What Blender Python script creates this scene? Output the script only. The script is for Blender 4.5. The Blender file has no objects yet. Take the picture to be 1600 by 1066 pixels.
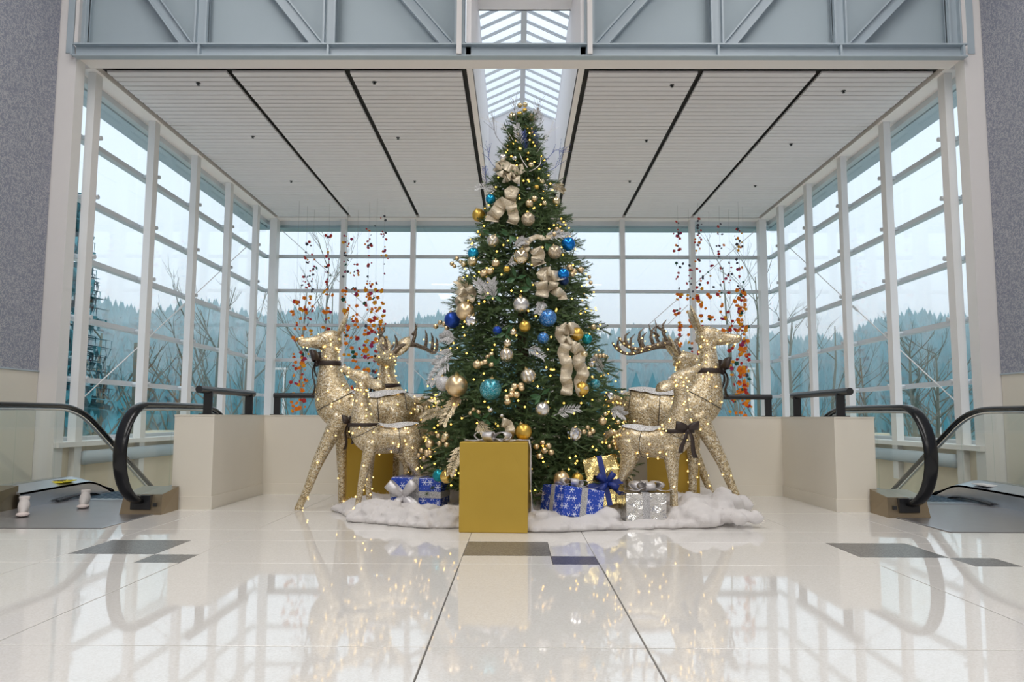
import bpy, math, random
from mathutils import Vector, Matrix, noise
R=math.radians
sc=bpy.context.scene; col=sc.collection
rnd=random.Random(7)
# ------------------------------------------------------------------ camera
F,PITCH,YAW,ROLL,CH=1209.0,0.0972,-0.006,0.0035,0.85
cd=bpy.data.cameras.new('camera'); cam=bpy.data.objects.new('camera',cd); col.objects.link(cam)
cd.sensor_width=36.0; cd.lens=F/1600*36; cd.clip_start=0.05; cd.clip_end=1000
CAMM=Matrix.Rotation(-YAW,4,'Z')@Matrix.Rotation(math.pi/2+PITCH,4,'X')@Matrix.Rotation(ROLL,4,'Z')
cam.matrix_world=Matrix.Translation((0,0,CH))@CAMM
sc.camera=cam
def ray(px,py):
    return (CAMM.to_3x3()@Vector(((px-800)/F,-(py-533)/F,-1))).normalized()
def at(px,py,Y):
    d=ray(px,py); t=Y/d.y; return Vector((0,0,CH))+d*t
def ground(px,py,z=0):
    d=ray(px,py); return Vector((0,0,CH))+d*((z-CH)/d.z)
# ------------------------------------------------------------------ world, lamps, exposure
sc.view_settings.view_transform='Standard'; sc.view_settings.look='None'
sc.view_settings.exposure=0.0; sc.view_settings.gamma=1.0; sc.view_settings.use_curve_mapping=False
w=bpy.data.worlds.new('overcast_sky'); sc.world=w; w.use_nodes=True
nt=w.node_tree; bg=nt.nodes['Background']
tc=nt.nodes.new('ShaderNodeTexCoord'); sx=nt.nodes.new('ShaderNodeSeparateXYZ'); rp=nt.nodes.new('ShaderNodeValToRGB')
nt.links.new(tc.outputs['Generated'],sx.inputs[0]); nt.links.new(sx.outputs['Z'],rp.inputs[0]); nt.links.new(rp.outputs[0],bg.inputs[0])
rp.color_ramp.elements[0].position=0.0; rp.color_ramp.elements[0].color=(.60,.67,.745,1)
rp.color_ramp.elements[1].position=0.85; rp.color_ramp.elements[1].color=(1.12,1.18,1.25,1)
e_=rp.color_ramp.elements.new(.42); e_.color=(.59,.665,.735,1)
bg.inputs[1].default_value=1.62
def area(name,loc,rot,sx_,sy_,power,color):
    l=bpy.data.lights.new(name,'AREA'); l.shape='RECTANGLE'; l.size=sx_; l.size_y=sy_; l.energy=power; l.color=color
    o=bpy.data.objects.new(name,l); col.objects.link(o); o.location=loc; o.rotation_euler=rot; return o
area('hall_ceiling_light',(-3.2,2.5,7.8),(0,0,0),1.6,9,310,(1,.97,.95))
area('hall_ceiling_light',(3.2,2.5,7.8),(0,0,0),1.6,9,310,(1,.97,.95))
area('hall_ceiling_light',(0,-6,7.8),(0,0,0),9,2.0,370,(1,.97,.95))
area('hall_ceiling_light',(0,-11,7.8),(0,0,0),9,2.0,310,(1,.97,.95))
area('ceiling_fill_light',(0,12.6,-1.2),(0,0,0),9,5,400,(1,.97,.95))  # added fill lamp, bounced off the lower floor to brighten the slat ceiling
# ------------------------------------------------------------------ helpers
class MB:
    def __init__(s): s.v=[]; s.f=[]; s.m=[]; s.cm=0
    def add(s,vs,fs):
        n=len(s.v); s.v+= [Vector(p) for p in vs]; s.f+=[tuple(i+n for i in f) for f in fs]; s.m+=[s.cm]*len(fs)
    def box(s,x0,x1,y0,y1,z0,z1):
        s.add([(x0,y0,z0),(x1,y0,z0),(x1,y1,z0),(x0,y1,z0),(x0,y0,z1),(x1,y0,z1),(x1,y1,z1),(x0,y1,z1)],
              [(3,2,1,0),(4,5,6,7),(0,1,5,4),(1,2,6,5),(2,3,7,6),(3,0,4,7)]); return s
    def bar(s,a,b,w,h,up=(0,0,1)):
        a=Vector(a);b=Vector(b);d=(b-a).normalized();u=Vector(up)
        sd=d.cross(u); sd=sd.normalized() if sd.length>1e-6 else Vector((1,0,0)); u=sd.cross(d).normalized()
        sd*=w/2;u*=h/2
        s.add([a-sd-u,a+sd-u,b+sd-u,b-sd-u,a-sd+u,a+sd+u,b+sd+u,b-sd+u],
              [(3,2,1,0),(4,5,6,7),(0,1,5,4),(1,2,6,5),(2,3,7,6),(3,0,4,7)]); return s
    def tube(s,pts,r,n=8,cap=True,sq=(1,1),side=None):
        pts=[Vector(p) for p in pts]; k=len(pts)
        rr=r if isinstance(r,(list,tuple)) else [r]*k
        base=len(s.v); prev=None
        for i,p in enumerate(pts):
            t=(pts[min(i+1,k-1)]-pts[max(i-1,0)]); t=t.normalized() if t.length>1e-9 else Vector((0,0,1))
            if side is not None: a=Vector(side)
            elif prev is None: a=t.orthogonal()
            else: a=prev
            a=(a-t*a.dot(t)); a=a.normalized() if a.length>1e-6 else t.orthogonal().normalized()
            prev=a; b=t.cross(a); ri=rr[i]; ra,rb=(ri if isinstance(ri,tuple) else (ri*sq[0],ri*sq[1]))
            for j in range(n):
                an=2*math.pi*j/n; s.v.append(p+a*(ra*math.cos(an))+b*(rb*math.sin(an)))
        for i in range(k-1):
            for j in range(n):
                j2=(j+1)%n; s.f.append((base+i*n+j,base+i*n+j2,base+(i+1)*n+j2,base+(i+1)*n+j)); s.m.append(s.cm)
        if cap:
            s.f.append(tuple(base+j for j in reversed(range(n)))); s.m.append(s.cm)
            s.f.append(tuple(base+(k-1)*n+j for j in range(n))); s.m.append(s.cm)
        return s
    def lathe(s,prof,n=16,c=(0,0,0)):
        c=Vector(c); base=len(s.v); k=len(prof)
        for (r,z) in prof:
            for j in range(n):
                an=2*math.pi*j/n; s.v.append(c+Vector((r*math.cos(an),r*math.sin(an),z)))
        for i in range(k-1):
            for j in range(n):
                j2=(j+1)%n; s.f.append((base+i*n+j,base+i*n+j2,base+(i+1)*n+j2,base+(i+1)*n+j)); s.m.append(s.cm)
        return s
    def sphere(s,c,r,n=10,k=6,sc_=(1,1,1)):
        c=Vector(c); vs=[c+Vector((0,0,-r*sc_[2]))]
        for i in range(1,k):
            ph=-math.pi/2+math.pi*i/k
            for j in range(n):
                an=2*math.pi*j/n; vs.append(c+Vector((r*sc_[0]*math.cos(ph)*math.cos(an),r*sc_[1]*math.cos(ph)*math.sin(an),r*sc_[2]*math.sin(ph))))
        vs.append(c+Vector((0,0,r*sc_[2]))); fs=[]
        for j in range(n): fs.append((0,1+(j+1)%n,1+j))
        for i in range(k-2):
            for j in range(n):
                a=1+i*n; fs.append((a+j,a+(j+1)%n,a+n+(j+1)%n,a+n+j))
        a=1+(k-2)*n
        for j in range(n): fs.append((a+j,a+(j+1)%n,len(vs)-1))
        s.add(vs,fs); return s
    def octa(s,c,r):
        c=Vector(c)
        s.add([c+Vector(d)*r for d in ((1,0,0),(0,1,0),(-1,0,0),(0,-1,0),(0,0,1),(0,0,-1))],
              [(0,1,4),(1,2,4),(2,3,4),(3,0,4),(1,0,5),(2,1,5),(3,2,5),(0,3,5)])
    def strip(s,L,Rr,th=0.0015):
        # ribbon between two edge polylines, given a thickness
        k=len(L); L=[Vector(p) for p in L];Rr=[Vector(p) for p in Rr]; nn=[]
        for i in range(k):
            t=L[min(i+1,k-1)]-L[max(i-1,0)]; n_=t.cross(Rr[i]-L[i]); nn.append(n_.normalized()*th if n_.length>1e-9 else Vector((0,0,th)))
        vs=[];fs=[]
        for i in range(k): vs+=[L[i]+nn[i],Rr[i]+nn[i],Rr[i]-nn[i],L[i]-nn[i]]
        for i in range(k-1):
            a=i*4
            for j in range(4): fs.append((a+j,a+(j+1)%4,a+4+(j+1)%4,a+4+j))
        fs+= [(3,2,1,0),(4*k-4,4*k-3,4*k-2,4*k-1)]
        s.add(vs,fs); return s
    def build(s,name,mat,parent=None,local=False,smooth=False,label=None,cat=None,group=None,kind=None,origin=None,M=None):
        me=bpy.data.meshes.new(name)
        vs=s.v
        if M is not None: vs=[M@p for p in vs]
        if parent is None:
            if origin is None and not local:
                xs=[p.x for p in vs];ys=[p.y for p in vs];zs=[p.z for p in vs]
                origin=Vector(((min(xs)+max(xs))/2,(min(ys)+max(ys))/2,min(zs)))
            origin=Vector(origin) if origin is not None else Vector((0,0,0))
        elif not local: origin=WL[parent.name]
        else: origin=Vector((0,0,0))
        me.from_pydata([tuple(p-origin) for p in vs],[],s.f)
        for m in (mat if isinstance(mat,(list,tuple)) else [mat]): me.materials.append(m)
        if isinstance(mat,(list,tuple)): me.polygons.foreach_set('material_index',s.m)
        if smooth: me.polygons.foreach_set('use_smooth',[True]*len(me.polygons))
        me.update()
        o=bpy.data.objects.new(name,me); col.objects.link(o)
        if parent is not None:
            o.parent=parent; WL[o.name]=WL.get(parent.name,Vector()) if not local else Vector()
        else:
            o.location=origin; WL[o.name]=origin.copy()
        return tag(o,label,cat,group,kind)
WL={}
def tag(o,label=None,cat=None,group=None,kind=None):
    if label: o['label']=label
    if cat: o['category']=cat
    if group: o['group']=group
    if kind: o['kind']=kind
    return o
def thing(name,label,cat,loc=(0,0,0),rot=(0,0,0),group=None,kind=None):
    o=bpy.data.objects.new(name,None); col.objects.link(o); o.location=loc; o.rotation_euler=rot; o.empty_display_size=.1
    WL[o.name]=Vector(loc); return tag(o,label,cat,group,kind)
def link_copy(src,parent,loc=None,rot=None,scale=None):
    c=src.copy(); col.objects.link(c); c.parent=parent
    if loc is not None: c.location=loc
    if rot is not None: c.rotation_euler=rot
    if scale is not None: c.scale=scale
    return c
def cr(pts,m=5):
    # Catmull-Rom through tuples of any length
    out=[];n=len(pts)
    for i in range(n-1):
        p0,p1,p2,p3=pts[max(i-1,0)],pts[i],pts[i+1],pts[min(i+2,n-1)]
        for k in range(m):
            t=k/m
            out.append(tuple(.5*((2*b)+(c-a)*t+(2*a-5*b+4*c-d)*t*t+(-a+3*b-3*c+d)*t**3) for a,b,c,d in zip(p0,p1,p2,p3)))
    out.append(tuple(pts[-1])); return out
# ------------------------------------------------------------------ materials
class NB:
    def __init__(s,name):
        s.mat=bpy.data.materials.new(name); s.mat.use_nodes=True; s.t=s.mat.node_tree; s.N=s.t.nodes; s.p=s.N['Principled BSDF']
    def n(s,typ,**kw):
        o=s.N.new('ShaderNode'+typ)
        for k,v in kw.items(): setattr(o,k,v)
        return o
    def l(s,a,b): s.t.links.new(a,b)
    def math(s,op,a,b=None,clamp=False):
        o=s.n('Math',operation=op,use_clamp=clamp)
        for i,x in enumerate((a,b)):
            if x is None: continue
            if hasattr(x,'links'): s.l(x,o.inputs[i])
            else: o.inputs[i].default_value=x
        return o.outputs[0]
    def mix(s,fac,a,b):
        o=s.n('Mix',data_type='RGBA')
        for k,x in ((0,fac),(6,a),(7,b)):
            if hasattr(x,'links'): s.l(x,o.inputs[k])
            else: o.inputs[k].default_value=x if k==0 else (*x,1)
        return o.outputs[2]
    def ramp(s,src,stops):
        o=s.n('ValToRGB'); e=o.color_ramp.elements
        while len(e)<len(stops): e.new(.5)
        for q,(p,c) in zip(e,stops): q.position=p; q.color=(*c,1) if len(c)==3 else c
        s.l(src,o.inputs[0]); return o.outputs[0]
    def obj(s): return s.n('TexCoord').outputs['Object']
    def pos(s): return s.n('NewGeometry').outputs['Position']
    def noise(s,scale,detail=3,vec=None,rough=.5):
        o=s.n('TexNoise'); o.inputs['Scale'].default_value=scale; o.inputs['Detail'].default_value=detail; o.inputs['Roughness'].default_value=rough
        s.l(vec if vec is not None else s.obj(),o.inputs['Vector']); return o.outputs[0]
    def voro(s,scale,feature='F1',vec=None,out='Distance'):
        o=s.n('TexVoronoi',feature=feature); o.inputs['Scale'].default_value=scale
        s.l(vec if vec is not None else s.obj(),o.inputs['Vector']); return o.outputs[out]
    def bump(s,h,strength=.3,dist=.01):
        o=s.n('Bump'); o.inputs['Strength'].default_value=strength; o.inputs['Distance'].default_value=dist; s.l(h,o.inputs['Height']); s.l(o.outputs[0],s.p.inputs['Normal'])
    def set(s,**kw):
        for k,v in kw.items():
            i=s.p.inputs[k.replace('_',' ')]
            if hasattr(v,'links'): s.l(v,i)
            elif isinstance(v,tuple): i.default_value=(*v,1)
            else: i.default_value=v
        return s
def plain(name,c,rough=.5,metal=0,var=.06,scale=6,spec=.5,bump=0):
    b=NB(name); f=b.noise(scale,4)
    b.set(Base_Color=b.mix(f,tuple(x*(1-var) for x in c),tuple(min(1,x*(1+var)) for x in c)),Roughness=rough,Metallic=metal,Specular_IOR_Level=spec)
    if bump: b.bump(b.noise(scale*8,3),bump,.004)
    return b.mat
M={}
def mk_floor(name,c1,c2,c3,rough):
    b=NB(name); p=b.pos()
    sp=b.voro(160,vec=p,out='Color'); sepc=b.n('SeparateColor'); b.l(sp,sepc.inputs[0])
    f=b.ramp(sepc.outputs[0],[(0,c1),(.55,c2),(1,c3)])
    cl=b.noise(1.2,4,p); b.set(Base_Color=b.mix(b.math('MULTIPLY',cl,.18),f,tuple(x*.8 for x in c2)),Roughness=rough,Specular_IOR_Level=.45)
    b.set(Roughness=b.math('ADD',b.math('MULTIPLY',b.noise(3,3,p),.02),rough-.01))
    return b.mat
M['tile']=mk_floor('cream terrazzo',(.72,.70,.665),(.775,.76,.73),(.81,.80,.775),.04)
M['granite']=mk_floor('dark granite',(.07,.07,.07),(.15,.145,.14),(.30,.29,.28),.3)
M['bluegranite']=mk_floor('blue granite',(.03,.035,.07),(.06,.065,.12),(.2,.2,.26),.3)
M['grout']=plain('grout',(.16,.15,.14),.8)
M['paint']=plain('cream wall paint',(.72,.68,.595),.55,var=.02)
M['lowpaint']=plain('beige lower wall',(.70,.60,.46),.6,var=.03)
M['white']=plain('white painted steel',(.76,.745,.74),.4,var=.02)
M['reveal']=plain('white plaster',(.86,.85,.87),.6,var=.02)
M['soffit']=plain('pale soffit paint',(.88,.82,.79),.6,var=.02)
M['bluesteel']=plain('grey blue painted steel',(.42,.50,.56),.45,var=.03)
M['bluewall']=plain('grey blue sheet wall',(.40,.485,.54),.6,var=.04,scale=1.5)
M['slat']=plain('off white slat',(.78,.75,.76),.5,var=.02)
M['gap']=plain('black recess',(.015,.014,.013),.7)
M['blackmetal']=plain('black powder coat',(.018,.019,.022),.35,var=.1)
M['rubber']=plain('black handrail rubber',(.008,.009,.011),.2,var=.1,spec=.35)
M['rail']=plain('brushed handrail guide',(.62,.66,.70),.25,1)
M['bronze']=plain('bronze metal',(.30,.24,.16),.33,.9,var=.1)
M['steel']=plain('brushed steel',(.50,.53,.58),.28,.85,var=.08)
M['plate']=plain('ribbed landing plate',(.33,.32,.33),.3,.6,var=.12)
M['step']=plain('step tread',(.10,.16,.22),.4,.6,var=.15)
M['alu']=plain('grey window bar',(.60,.63,.66),.4,.2,var=.03)
M['yellow']=plain('yellow sticker',(.85,.72,.02),.5)
M['sticker']=plain('white sticker',(.75,.75,.75),.5)
M['ink']=plain('black ink',(.03,.03,.03),.5)
M['cord']=plain('grey cord',(.3,.3,.3),.6)
b=NB('woven wallpaper'); p=b.pos()
wv=b.noise(30,5,p,.7); vv=b.voro(42,'DISTANCE_TO_EDGE',p)
m_=b.math('MULTIPLY',b.math('LESS_THAN',vv,.11),b.math('GREATER_THAN',wv,.47))
b.set(Base_Color=b.mix(b.math('MULTIPLY',m_,.6),b.mix(wv,(.19,.21,.27),(.33,.345,.42)),(.56,.55,.57)),Roughness=.8); M['wallpaper']=b.mat
def glassmat(name,tint,k=.7):
    # thin architectural glass: clear, with a mirror reflection that grows at grazing angles
    m=bpy.data.materials.new(name); m.use_nodes=True; t=m.node_tree; t.nodes.clear()
    o=t.nodes.new('ShaderNodeOutputMaterial'); mx=t.nodes.new('ShaderNodeMixShader'); tr=t.nodes.new('ShaderNodeBsdfTransparent'); gl=t.nodes.new('ShaderNodeBsdfGlossy'); lw=t.nodes.new('ShaderNodeLayerWeight')
    lw.inputs[0].default_value=.5
    pw_=t.nodes.new('ShaderNodeMath'); pw_.operation='POWER'; pw_.inputs[1].default_value=5; ma=t.nodes.new('ShaderNodeMath'); ma.operation='MULTIPLY_ADD'; ma.inputs[1].default_value=k; ma.inputs[2].default_value=.025
    tr.inputs[0].default_value=(*tint,1); gl.inputs['Roughness'].default_value=.01; gl.inputs[0].default_value=(.95,.98,1,1)
    t.links.new(lw.outputs['Facing'],pw_.inputs[0]); t.links.new(pw_.outputs[0],ma.inputs[0])
    t.links.new(ma.outputs[0],mx.inputs[0]);t.links.new(tr.outputs[0],mx.inputs[1]);t.links.new(gl.outputs[0],mx.inputs[2]);t.links.new(mx.outputs[0],o.inputs[0]); return m
M['glass']=glassmat('window glass',(.965,.99,.99),.55)
M['skyglass']=glassmat('skylight glass',(.98,.99,1),.3)
M['balglass']=glassmat('balustrade glass',(.94,.975,.96),.8)
# ------------------------------------------------------------------ setting: dimensions
CX=.016; HW=5.34            # room axis and half width at the column faces
DF,DB,HC,DP=9.25,16.59,5.155,8.94
XL,XR=CX-HW,CX+HW
GO=.24                      # glass stands this far outside the columns
# floor: slab with single tiles
def struct(mb,name,mat,label,parent=None,**k): return mb.build(name,mat,parent,label=label,kind='structure',**k)
fl=MB(); fl.box(-5.6,5.6,-14,5.9,-.35,-.012); fl.box(-3.12,3.24,5.9,8.9,-.35,-.012)
fl.box(-5.6,-4.95,5.9,9.2,-.35,-.012); fl.box(5.06,5.6,5.9,9.2,-.35,-.012)
floor=struct(fl,'floor',M['grout'],'polished cream terrazzo floor with dark inlaid squares')
FX,TW=-.327,.811
bounds=[FX+TW*a for a in (-6,-5,-3,-2,0,1,3,4,6,7)]
Y1=2.955
rows=[Y1-1.62*k for k in (3,2,1)]+[Y1,Y1+1.62]; YB=Y1+1.62
tilemesh={}
def tile(x0,x1,y0,y1,mat='tile',g=.0035):
    key=(round(x1-x0,3),round(y1-y0,3),mat,g)
    c=((x0+x1)/2,(y0+y1)/2,0)
    if key in tilemesh:
        link_copy(tilemesh[key],floor,loc=Vector(c)-floor.location)
    else:
        mb=MB(); hx,hy=(x1-x0)/2-g,(y1-y0)/2-g; e=.0015
        mb.add([(-hx,-hy,-.012),(hx,-hy,-.012),(hx,hy,-.012),(-hx,hy,-.012),(-hx,-hy,-e),(hx,-hy,-e),(hx,hy,-e),(-hx,hy,-e),(-hx+e,-hy+e,0),(hx-e,-hy+e,0),(hx-e,hy-e,0),(-hx+e,hy-e,0)],
          [(0,1,5,4),(1,2,6,5),(2,3,7,6),(3,0,4,7),(4,5,9,8),(5,6,10,9),(6,7,11,10),(7,4,8,11),(8,9,10,11)])
        o=mb.build('tile',M[mat],floor,local=True); o.location=Vector(c)-floor.location
        if mat!='tile': o['label']='dark speckled granite inlay square' if mat=='granite' else 'blue speckled granite inlay square'
        tilemesh[key]=o
for i in range(len(bounds)-1):
    a,b_=bounds[i],bounds[i+1]
    for j in range(len(rows)-1): tile(a,b_,rows[j],rows[j+1])
    u=TW/3
    if b_-a<1:
        # inlay row: a large dark square, a small dark square, cream fill
        tile(a,a+u*2,YB,YB+u,g=.0012); tile(a+2*u,b_,YB,YB+u,'bluegranite' if abs(a)<.5 else 'granite',.0012)
        tile(a,a+u*2,YB+u,YB+3*u,'granite',.0012); tile(a+2*u,b_,YB+u,YB+3*u,g=.0012)
    else: tile(a,b_,YB,YB+3*u,g=.0018)
    ya=YB+3*u
    for (y0,y1) in ((ya,ya+TW*2),(ya+TW*2,8.9)):
        x0,x1=a,b_
        if y0<5.9:
            tile(x0,x1,y0,5.88,g=.0015); y0=5.88
        if x0<-3.15: x0,x1=(x0,min(x1,-5.0))
        if x1>3.26 and x0>-3: x0,x1=max(x0,5.1),x1
        if a<-3.15<b_: x0,x1=a,b_
        x0c,x1c=max(a,-3.11),min(b_,3.23)
        if x1c-x0c>.05: tile(x0c,x1c,y0,y1,g=.0022)
# parapet walls (U shape) with base
PL,PR,PY,PB,PH=-2.775,2.905,7.13,8.54,.845
pw=MB(); pw.box(PL-.365,PL,PY,PB+.3,0,PH); pw.box(PR,PR+.365,PY,PB+.3,0,PH); pw.box(PL,PR,PB,PB+.3,0,PH)
wp=struct(pw,'wall_parapet',M['paint'],'low cream U shaped parapet wall around the tree')
for (x0,x1,y0,y1,z1) in ((PL-.377,PL+.012,PY-.014,PY,.115),(PR-.012,PR+.377,PY-.014,PY,.115),(PL,PL+.012,PY,PB,.115),(PR-.012,PR,PY,PB,.115),(PL,PR,PB-.012,PB,.115)):
    MB().box(x0,x1,y0,y1,0,z1).build('skirting',M['paint'],wp)
for (x0,x1,y0,y1) in ((PL-.368,PL+.003,PY-.004,PB+.3),(PR-.003,PR+.368,PY-.004,PB+.3),(PL,PR,PB-.004,PB+.3)):
    MB().box(x0,x1,y0,y1,PH,PH+.012).build('coping',M['paint'],wp)
# lower level and walls under the windows
lo=MB(); lo.box(-8,8,8.0,17.2,-4.7,-4.6); struct(lo,'floor_lower',M['tile'],'pale lower level floor below the escalators')
for sgn,nm in ((-1,'left'),(1,'right')):
    xi=CX+sgn*(HW+.05); xo=CX+sgn*(HW+.5); mb=MB(); mb.box(min(xi,xo),max(xi,xo),DF-.3,DB+.6,-4.6,.5)
    wl=struct(mb,'wall_'+nm+'_low',M['lowpaint'],'beige low wall under the %s side windows'%nm)
    mb=MB(); x0,x1=sorted((CX+sgn*(HW-.06),xo)); mb.box(x0,x1,DF-.3,DB+.2,.47,.53); mb.build('sill',M['white'],wl)
    mb=MB(); xc=CX+sgn*(HW-.05); mb.tube([(xc,DF+.25,.33),(xc,DB-.1,.33)],.085,14); mb.build('ledge_pipe',M['bluesteel'],wl,smooth=True)
    # corridor side wall: wallpaper above, painted dado below
    X=CX+sgn*(HW+.22); x0,x1=sorted((X,X+sgn*.2))
    w2=struct(MB().box(x0,x1,-14,8.93,1.36,8.2),'wall_'+nm,M['wallpaper'],'blue grey woven wallpaper wall on the %s'%nm)
    MB().box(x0,x1,-14,8.93,0,1.345).build('dado',M['paint'],w2)
    x0,x1=sorted((X-sgn*.012,X+sgn*.02)); MB().box(x0,x1,-14,8.93,1.345,1.36).build('dado_strip',M['bluesteel'],w2)
mb=MB().box(-8,8,DB+GO-.1,DB+GO+.25,-4.6,.52); wb=struct(mb,'wall_back_low',M['lowpaint'],'beige low wall under the back windows')
struct(MB().box(-8,8,8.0,8.1,-4.6,-.36),'wall_lower_front',M['lowpaint'],'lower level wall under the hall floor edge')
struct(MB().box(-5.8,5.8,-14.2,-14,0,8.2),'wall_front',M['paint'],'cream wall closing the hall behind the camera')
struct(MB().box(-5.8,5.8,-14,9.2,8.2,8.4),'ceiling_hall',M['paint'],'high cream ceiling of the hall')
# portal columns
for sgn,nm in ((-1,'left'),(1,'right')):
    xi=CX+sgn*HW; xo=CX+sgn*(HW+.27); x0,x1=sorted((xi,xo))
    c_=struct(MB().box(x0,x1,DP,DF-.12,-.0,8.2),'trim_1' if sgn<0 else 'trim_2',M['white'],'broad white portal column on the %s'%nm)
    x0,x1=sorted((xi+sgn*.05,xi+sgn*.13)); MB().box(x0,x1,DP-.012,DP,5.2,8.0).build('rib',M['bluesteel'],c_)
# portal beam
bm=MB(); bm.box(XL,XR,DP+.02,DF,5.155,5.30); beam=struct(bm,'trim_3',M['soffit'],'pale portal beam soffit across the opening')
g=thing('trim_4','grey blue steel beam along the top of the opening',None,(CX,DP,5.14),kind='structure')
MB().box(XL,XR,DP-.02,DP+.005,5.145,5.275).build('web',M['bluesteel'],g)
MB().box(XL,XR,DP-.09,DP+.02,5.275,5.292).build('flange',M['bluesteel'],g)
MB().box(XL,XR,DP-.09,DP+.02,5.13,5.146).build('flange',M['bluesteel'],g)
for px in (118,315,515,718,918,1120,1310,1500):
    xx=at(px,70,DP).x; MB().box(xx-.012,xx+.012,DP-.085,DP-.02,5.146,5.275).build('stiffener',M['bluesteel'],g)
# truss and sheet wall above the beam
HL,HR=-.56,.76               # slot for the skylight
tw=MB(); tw.box(XL,HL-.14,DP+.22,DP+.3,5.3,8.2); tw.box(HR+.14,XR,DP+.22,DP+.3,5.3,8.2); tw.box(HL-.14,HR+.14,DP+.22,DP+.3,6.66,8.2)
struct(tw,'wall_upper',M['bluewall'],'grey blue sheet wall above the portal beam')
tr=thing('trim_5','grey blue steel truss of posts and diagonals above the beam',None,(CX,DP,5.29),kind='structure')
def chan(a,b,wd,nm):
    a=Vector(a);b=Vector(b)
    mb=MB(); mb.bar(a,b,.02,wd,up=(0,0,1) if abs((b-a).normalized().z)<.9 else (1,0,0)); 
    return mb
posts=[127,315,515,1120,1312,1490]
for px in posts:
    xx=at(px,55,DP+.05).x; mb=MB(); mb.box(xx-.075,xx+.075,DP+.06,DP+.08,5.29,8.1); mb.box(xx-.075,xx-.055,DP+.0,DP+.1,5.29,8.1); mb.box(xx+.055,xx+.075,DP+.0,DP+.1,5.29,8.1); mb.build('post',M['bluesteel'],tr)
def diag(px0,px1,y1=60):
    a=at(px0,0,DP+.1); b2=at(px1,y1,DP+.1); b2.z=5.29; d=(a-b2); a=b2+d*4.6
    n_=Vector((0,1,0)); dd=d.normalized(); sd=dd.cross(n_)
    mb=MB(); mb.bar(b2,a,.13,.02,up=n_); mb.bar(b2+sd*.06-n_*.03,a+sd*.06-n_*.03,.018,.07,up=n_); mb.bar(b2-sd*.06-n_*.03,a-sd*.06-n_*.03,.018,.07,up=n_); mb.build('diagonal',M['bluesteel'],tr)
for a_,b_ in ((243,300),(440,503),(637,706),(1003,932),(1198,1132),(1402,1326)): diag(a_,b_)
for px,nm in ((718,'left'),(921,'right')):
    xx=at(px,60,DP-.03).x; mb=MB(); mb.box(xx-.03,xx+.03,DP-.11,DP-.06,5.15,8.1); mb.build('hanger_post',M['white'],tr)
    mb=MB(); mb.box(xx-.06,xx+.06,DP-.06,DP+.1,5.29,8.1); mb.build('post',M['bluesteel'],tr)
# ------------------------------------------------------------------ ceiling
ce=MB(); ce.box(XL-GO-.35,HL-.02,DF,DB+GO+.6,5.22,5.5); ce.box(HR+.02,XR+GO+.35,DF,DB+GO+.6,5.22,5.5); ce.box(HL-.02,HR+.02,14.96,DB+GO+.6,5.22,5.5)
struct(ce,'ceiling',M['gap'],'black backing above the white slat ceiling')
pan=[(XL+.14,-3.67),(-3.60,-2.18),(-2.11,HL-.14),(HR+.14,2.27),(2.34,3.75),(3.82,XR-.14)]
names=['outer left','second from left','left of the skylight','right of the skylight','second from right','outer right']
ys0,ys1=DF+.11,DB-.13; NS=51; st=(ys1-ys0)/NS
for (x0,x1),nm in zip(pan,names):
    rt=thing('ceiling_panel','white slatted ceiling panel, the one '+nm,None,((x0+x1)/2,(ys0+ys1)/2,HC),kind='structure')
    mb=MB(); hx=(x1-x0)/2; hy=st/2-.011
    mb.add([(-hx,-hy,.006),(hx,-hy,.006),(hx,hy,.006),(-hx,hy,.006),(-hx,-hy+.008,0),(hx,-hy+.008,0),(hx,hy-.008,0),(-hx,hy-.008,0),(-hx,-hy,.03),(hx,-hy,.03),(hx,hy,.03),(-hx,hy,.03)],
      [(7,6,5,4),(4,5,1,0),(6,7,3,2),(5,6,2,1),(7,4,0,3),(0,1,9,8),(2,3,11,10),(1,2,10,9),(3,0,8,11),(8,9,10,11)])
    o=mb.build('slat',M['slat'],rt,local=True); o.location=(0,ys0+st*.5-WL[rt.name].y,0)
    for k in range(1,NS): link_copy(o,rt,loc=(0,ys0+st*(k+.5)-WL[rt.name].y,0))
def frame(x0,x1,y0,y1,wd,z0,z1,mb):
    mb.box(x0,x1,y0-wd,y0,z0,z1); mb.box(x0,x1,y1,y1+wd,z0,z1); mb.box(x0-wd,x0,y0-wd,y1+wd,z0,z1); mb.box(x1,x1+wd,y0-wd,y1+wd,z0,z1)
t6=thing('trim_6','pale trim framing the slat ceiling',None,(CX,DF,HC),kind='structure')
for (x0,x1,y0,y1) in ((XL-GO,XL+.06,DF,DB+GO),(XR-.06,XR+GO,DF,DB+GO),(XL+.06,HL-.0,DB-.07,DB+GO),(HR+.0,XR-.06,DB-.07,DB+GO),(HL-.075,HL,DF,DB-.07),(HR,HR+.075,DF,DB-.07),(HL,HR,14.9,DB+GO)):
    MB().box(x0,x1,y0,y1,HC-.004,HC+.07).build('trim_board',M['soffit'],t6)
# sprinklers
k=0
spr=MB(); spr.lathe([(.03,0),(.03,-.005),(.012,-.008),(.012,-.022),(.02,-.025),(.02,-.03),(0,-.03)],10)
for nm,lst in (('left',((310,130),(395,213),(455,283),(585,128),(622,215),(648,283))),('right',((1050,133),(1010,219),(984,283),(1318,142),(1236,225),(1180,290)))):
    for q,(px,py) in enumerate(lst):
        d=ray(px,py); P=Vector((0,0,CH))+d*((HC-CH)/d.z)
        o=spr.build('sprinkler',M['blackmetal'],local=True); o.location=P
        tag(o,'small dark ceiling sprinkler, %s from the front in the %s %s ceiling panel'%(('first','second','third')[q%3],(('outer','middle') if (nm=='left') else ('inner','outer'))[q//3],nm),'sprinkler','ceiling sprinklers')
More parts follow.
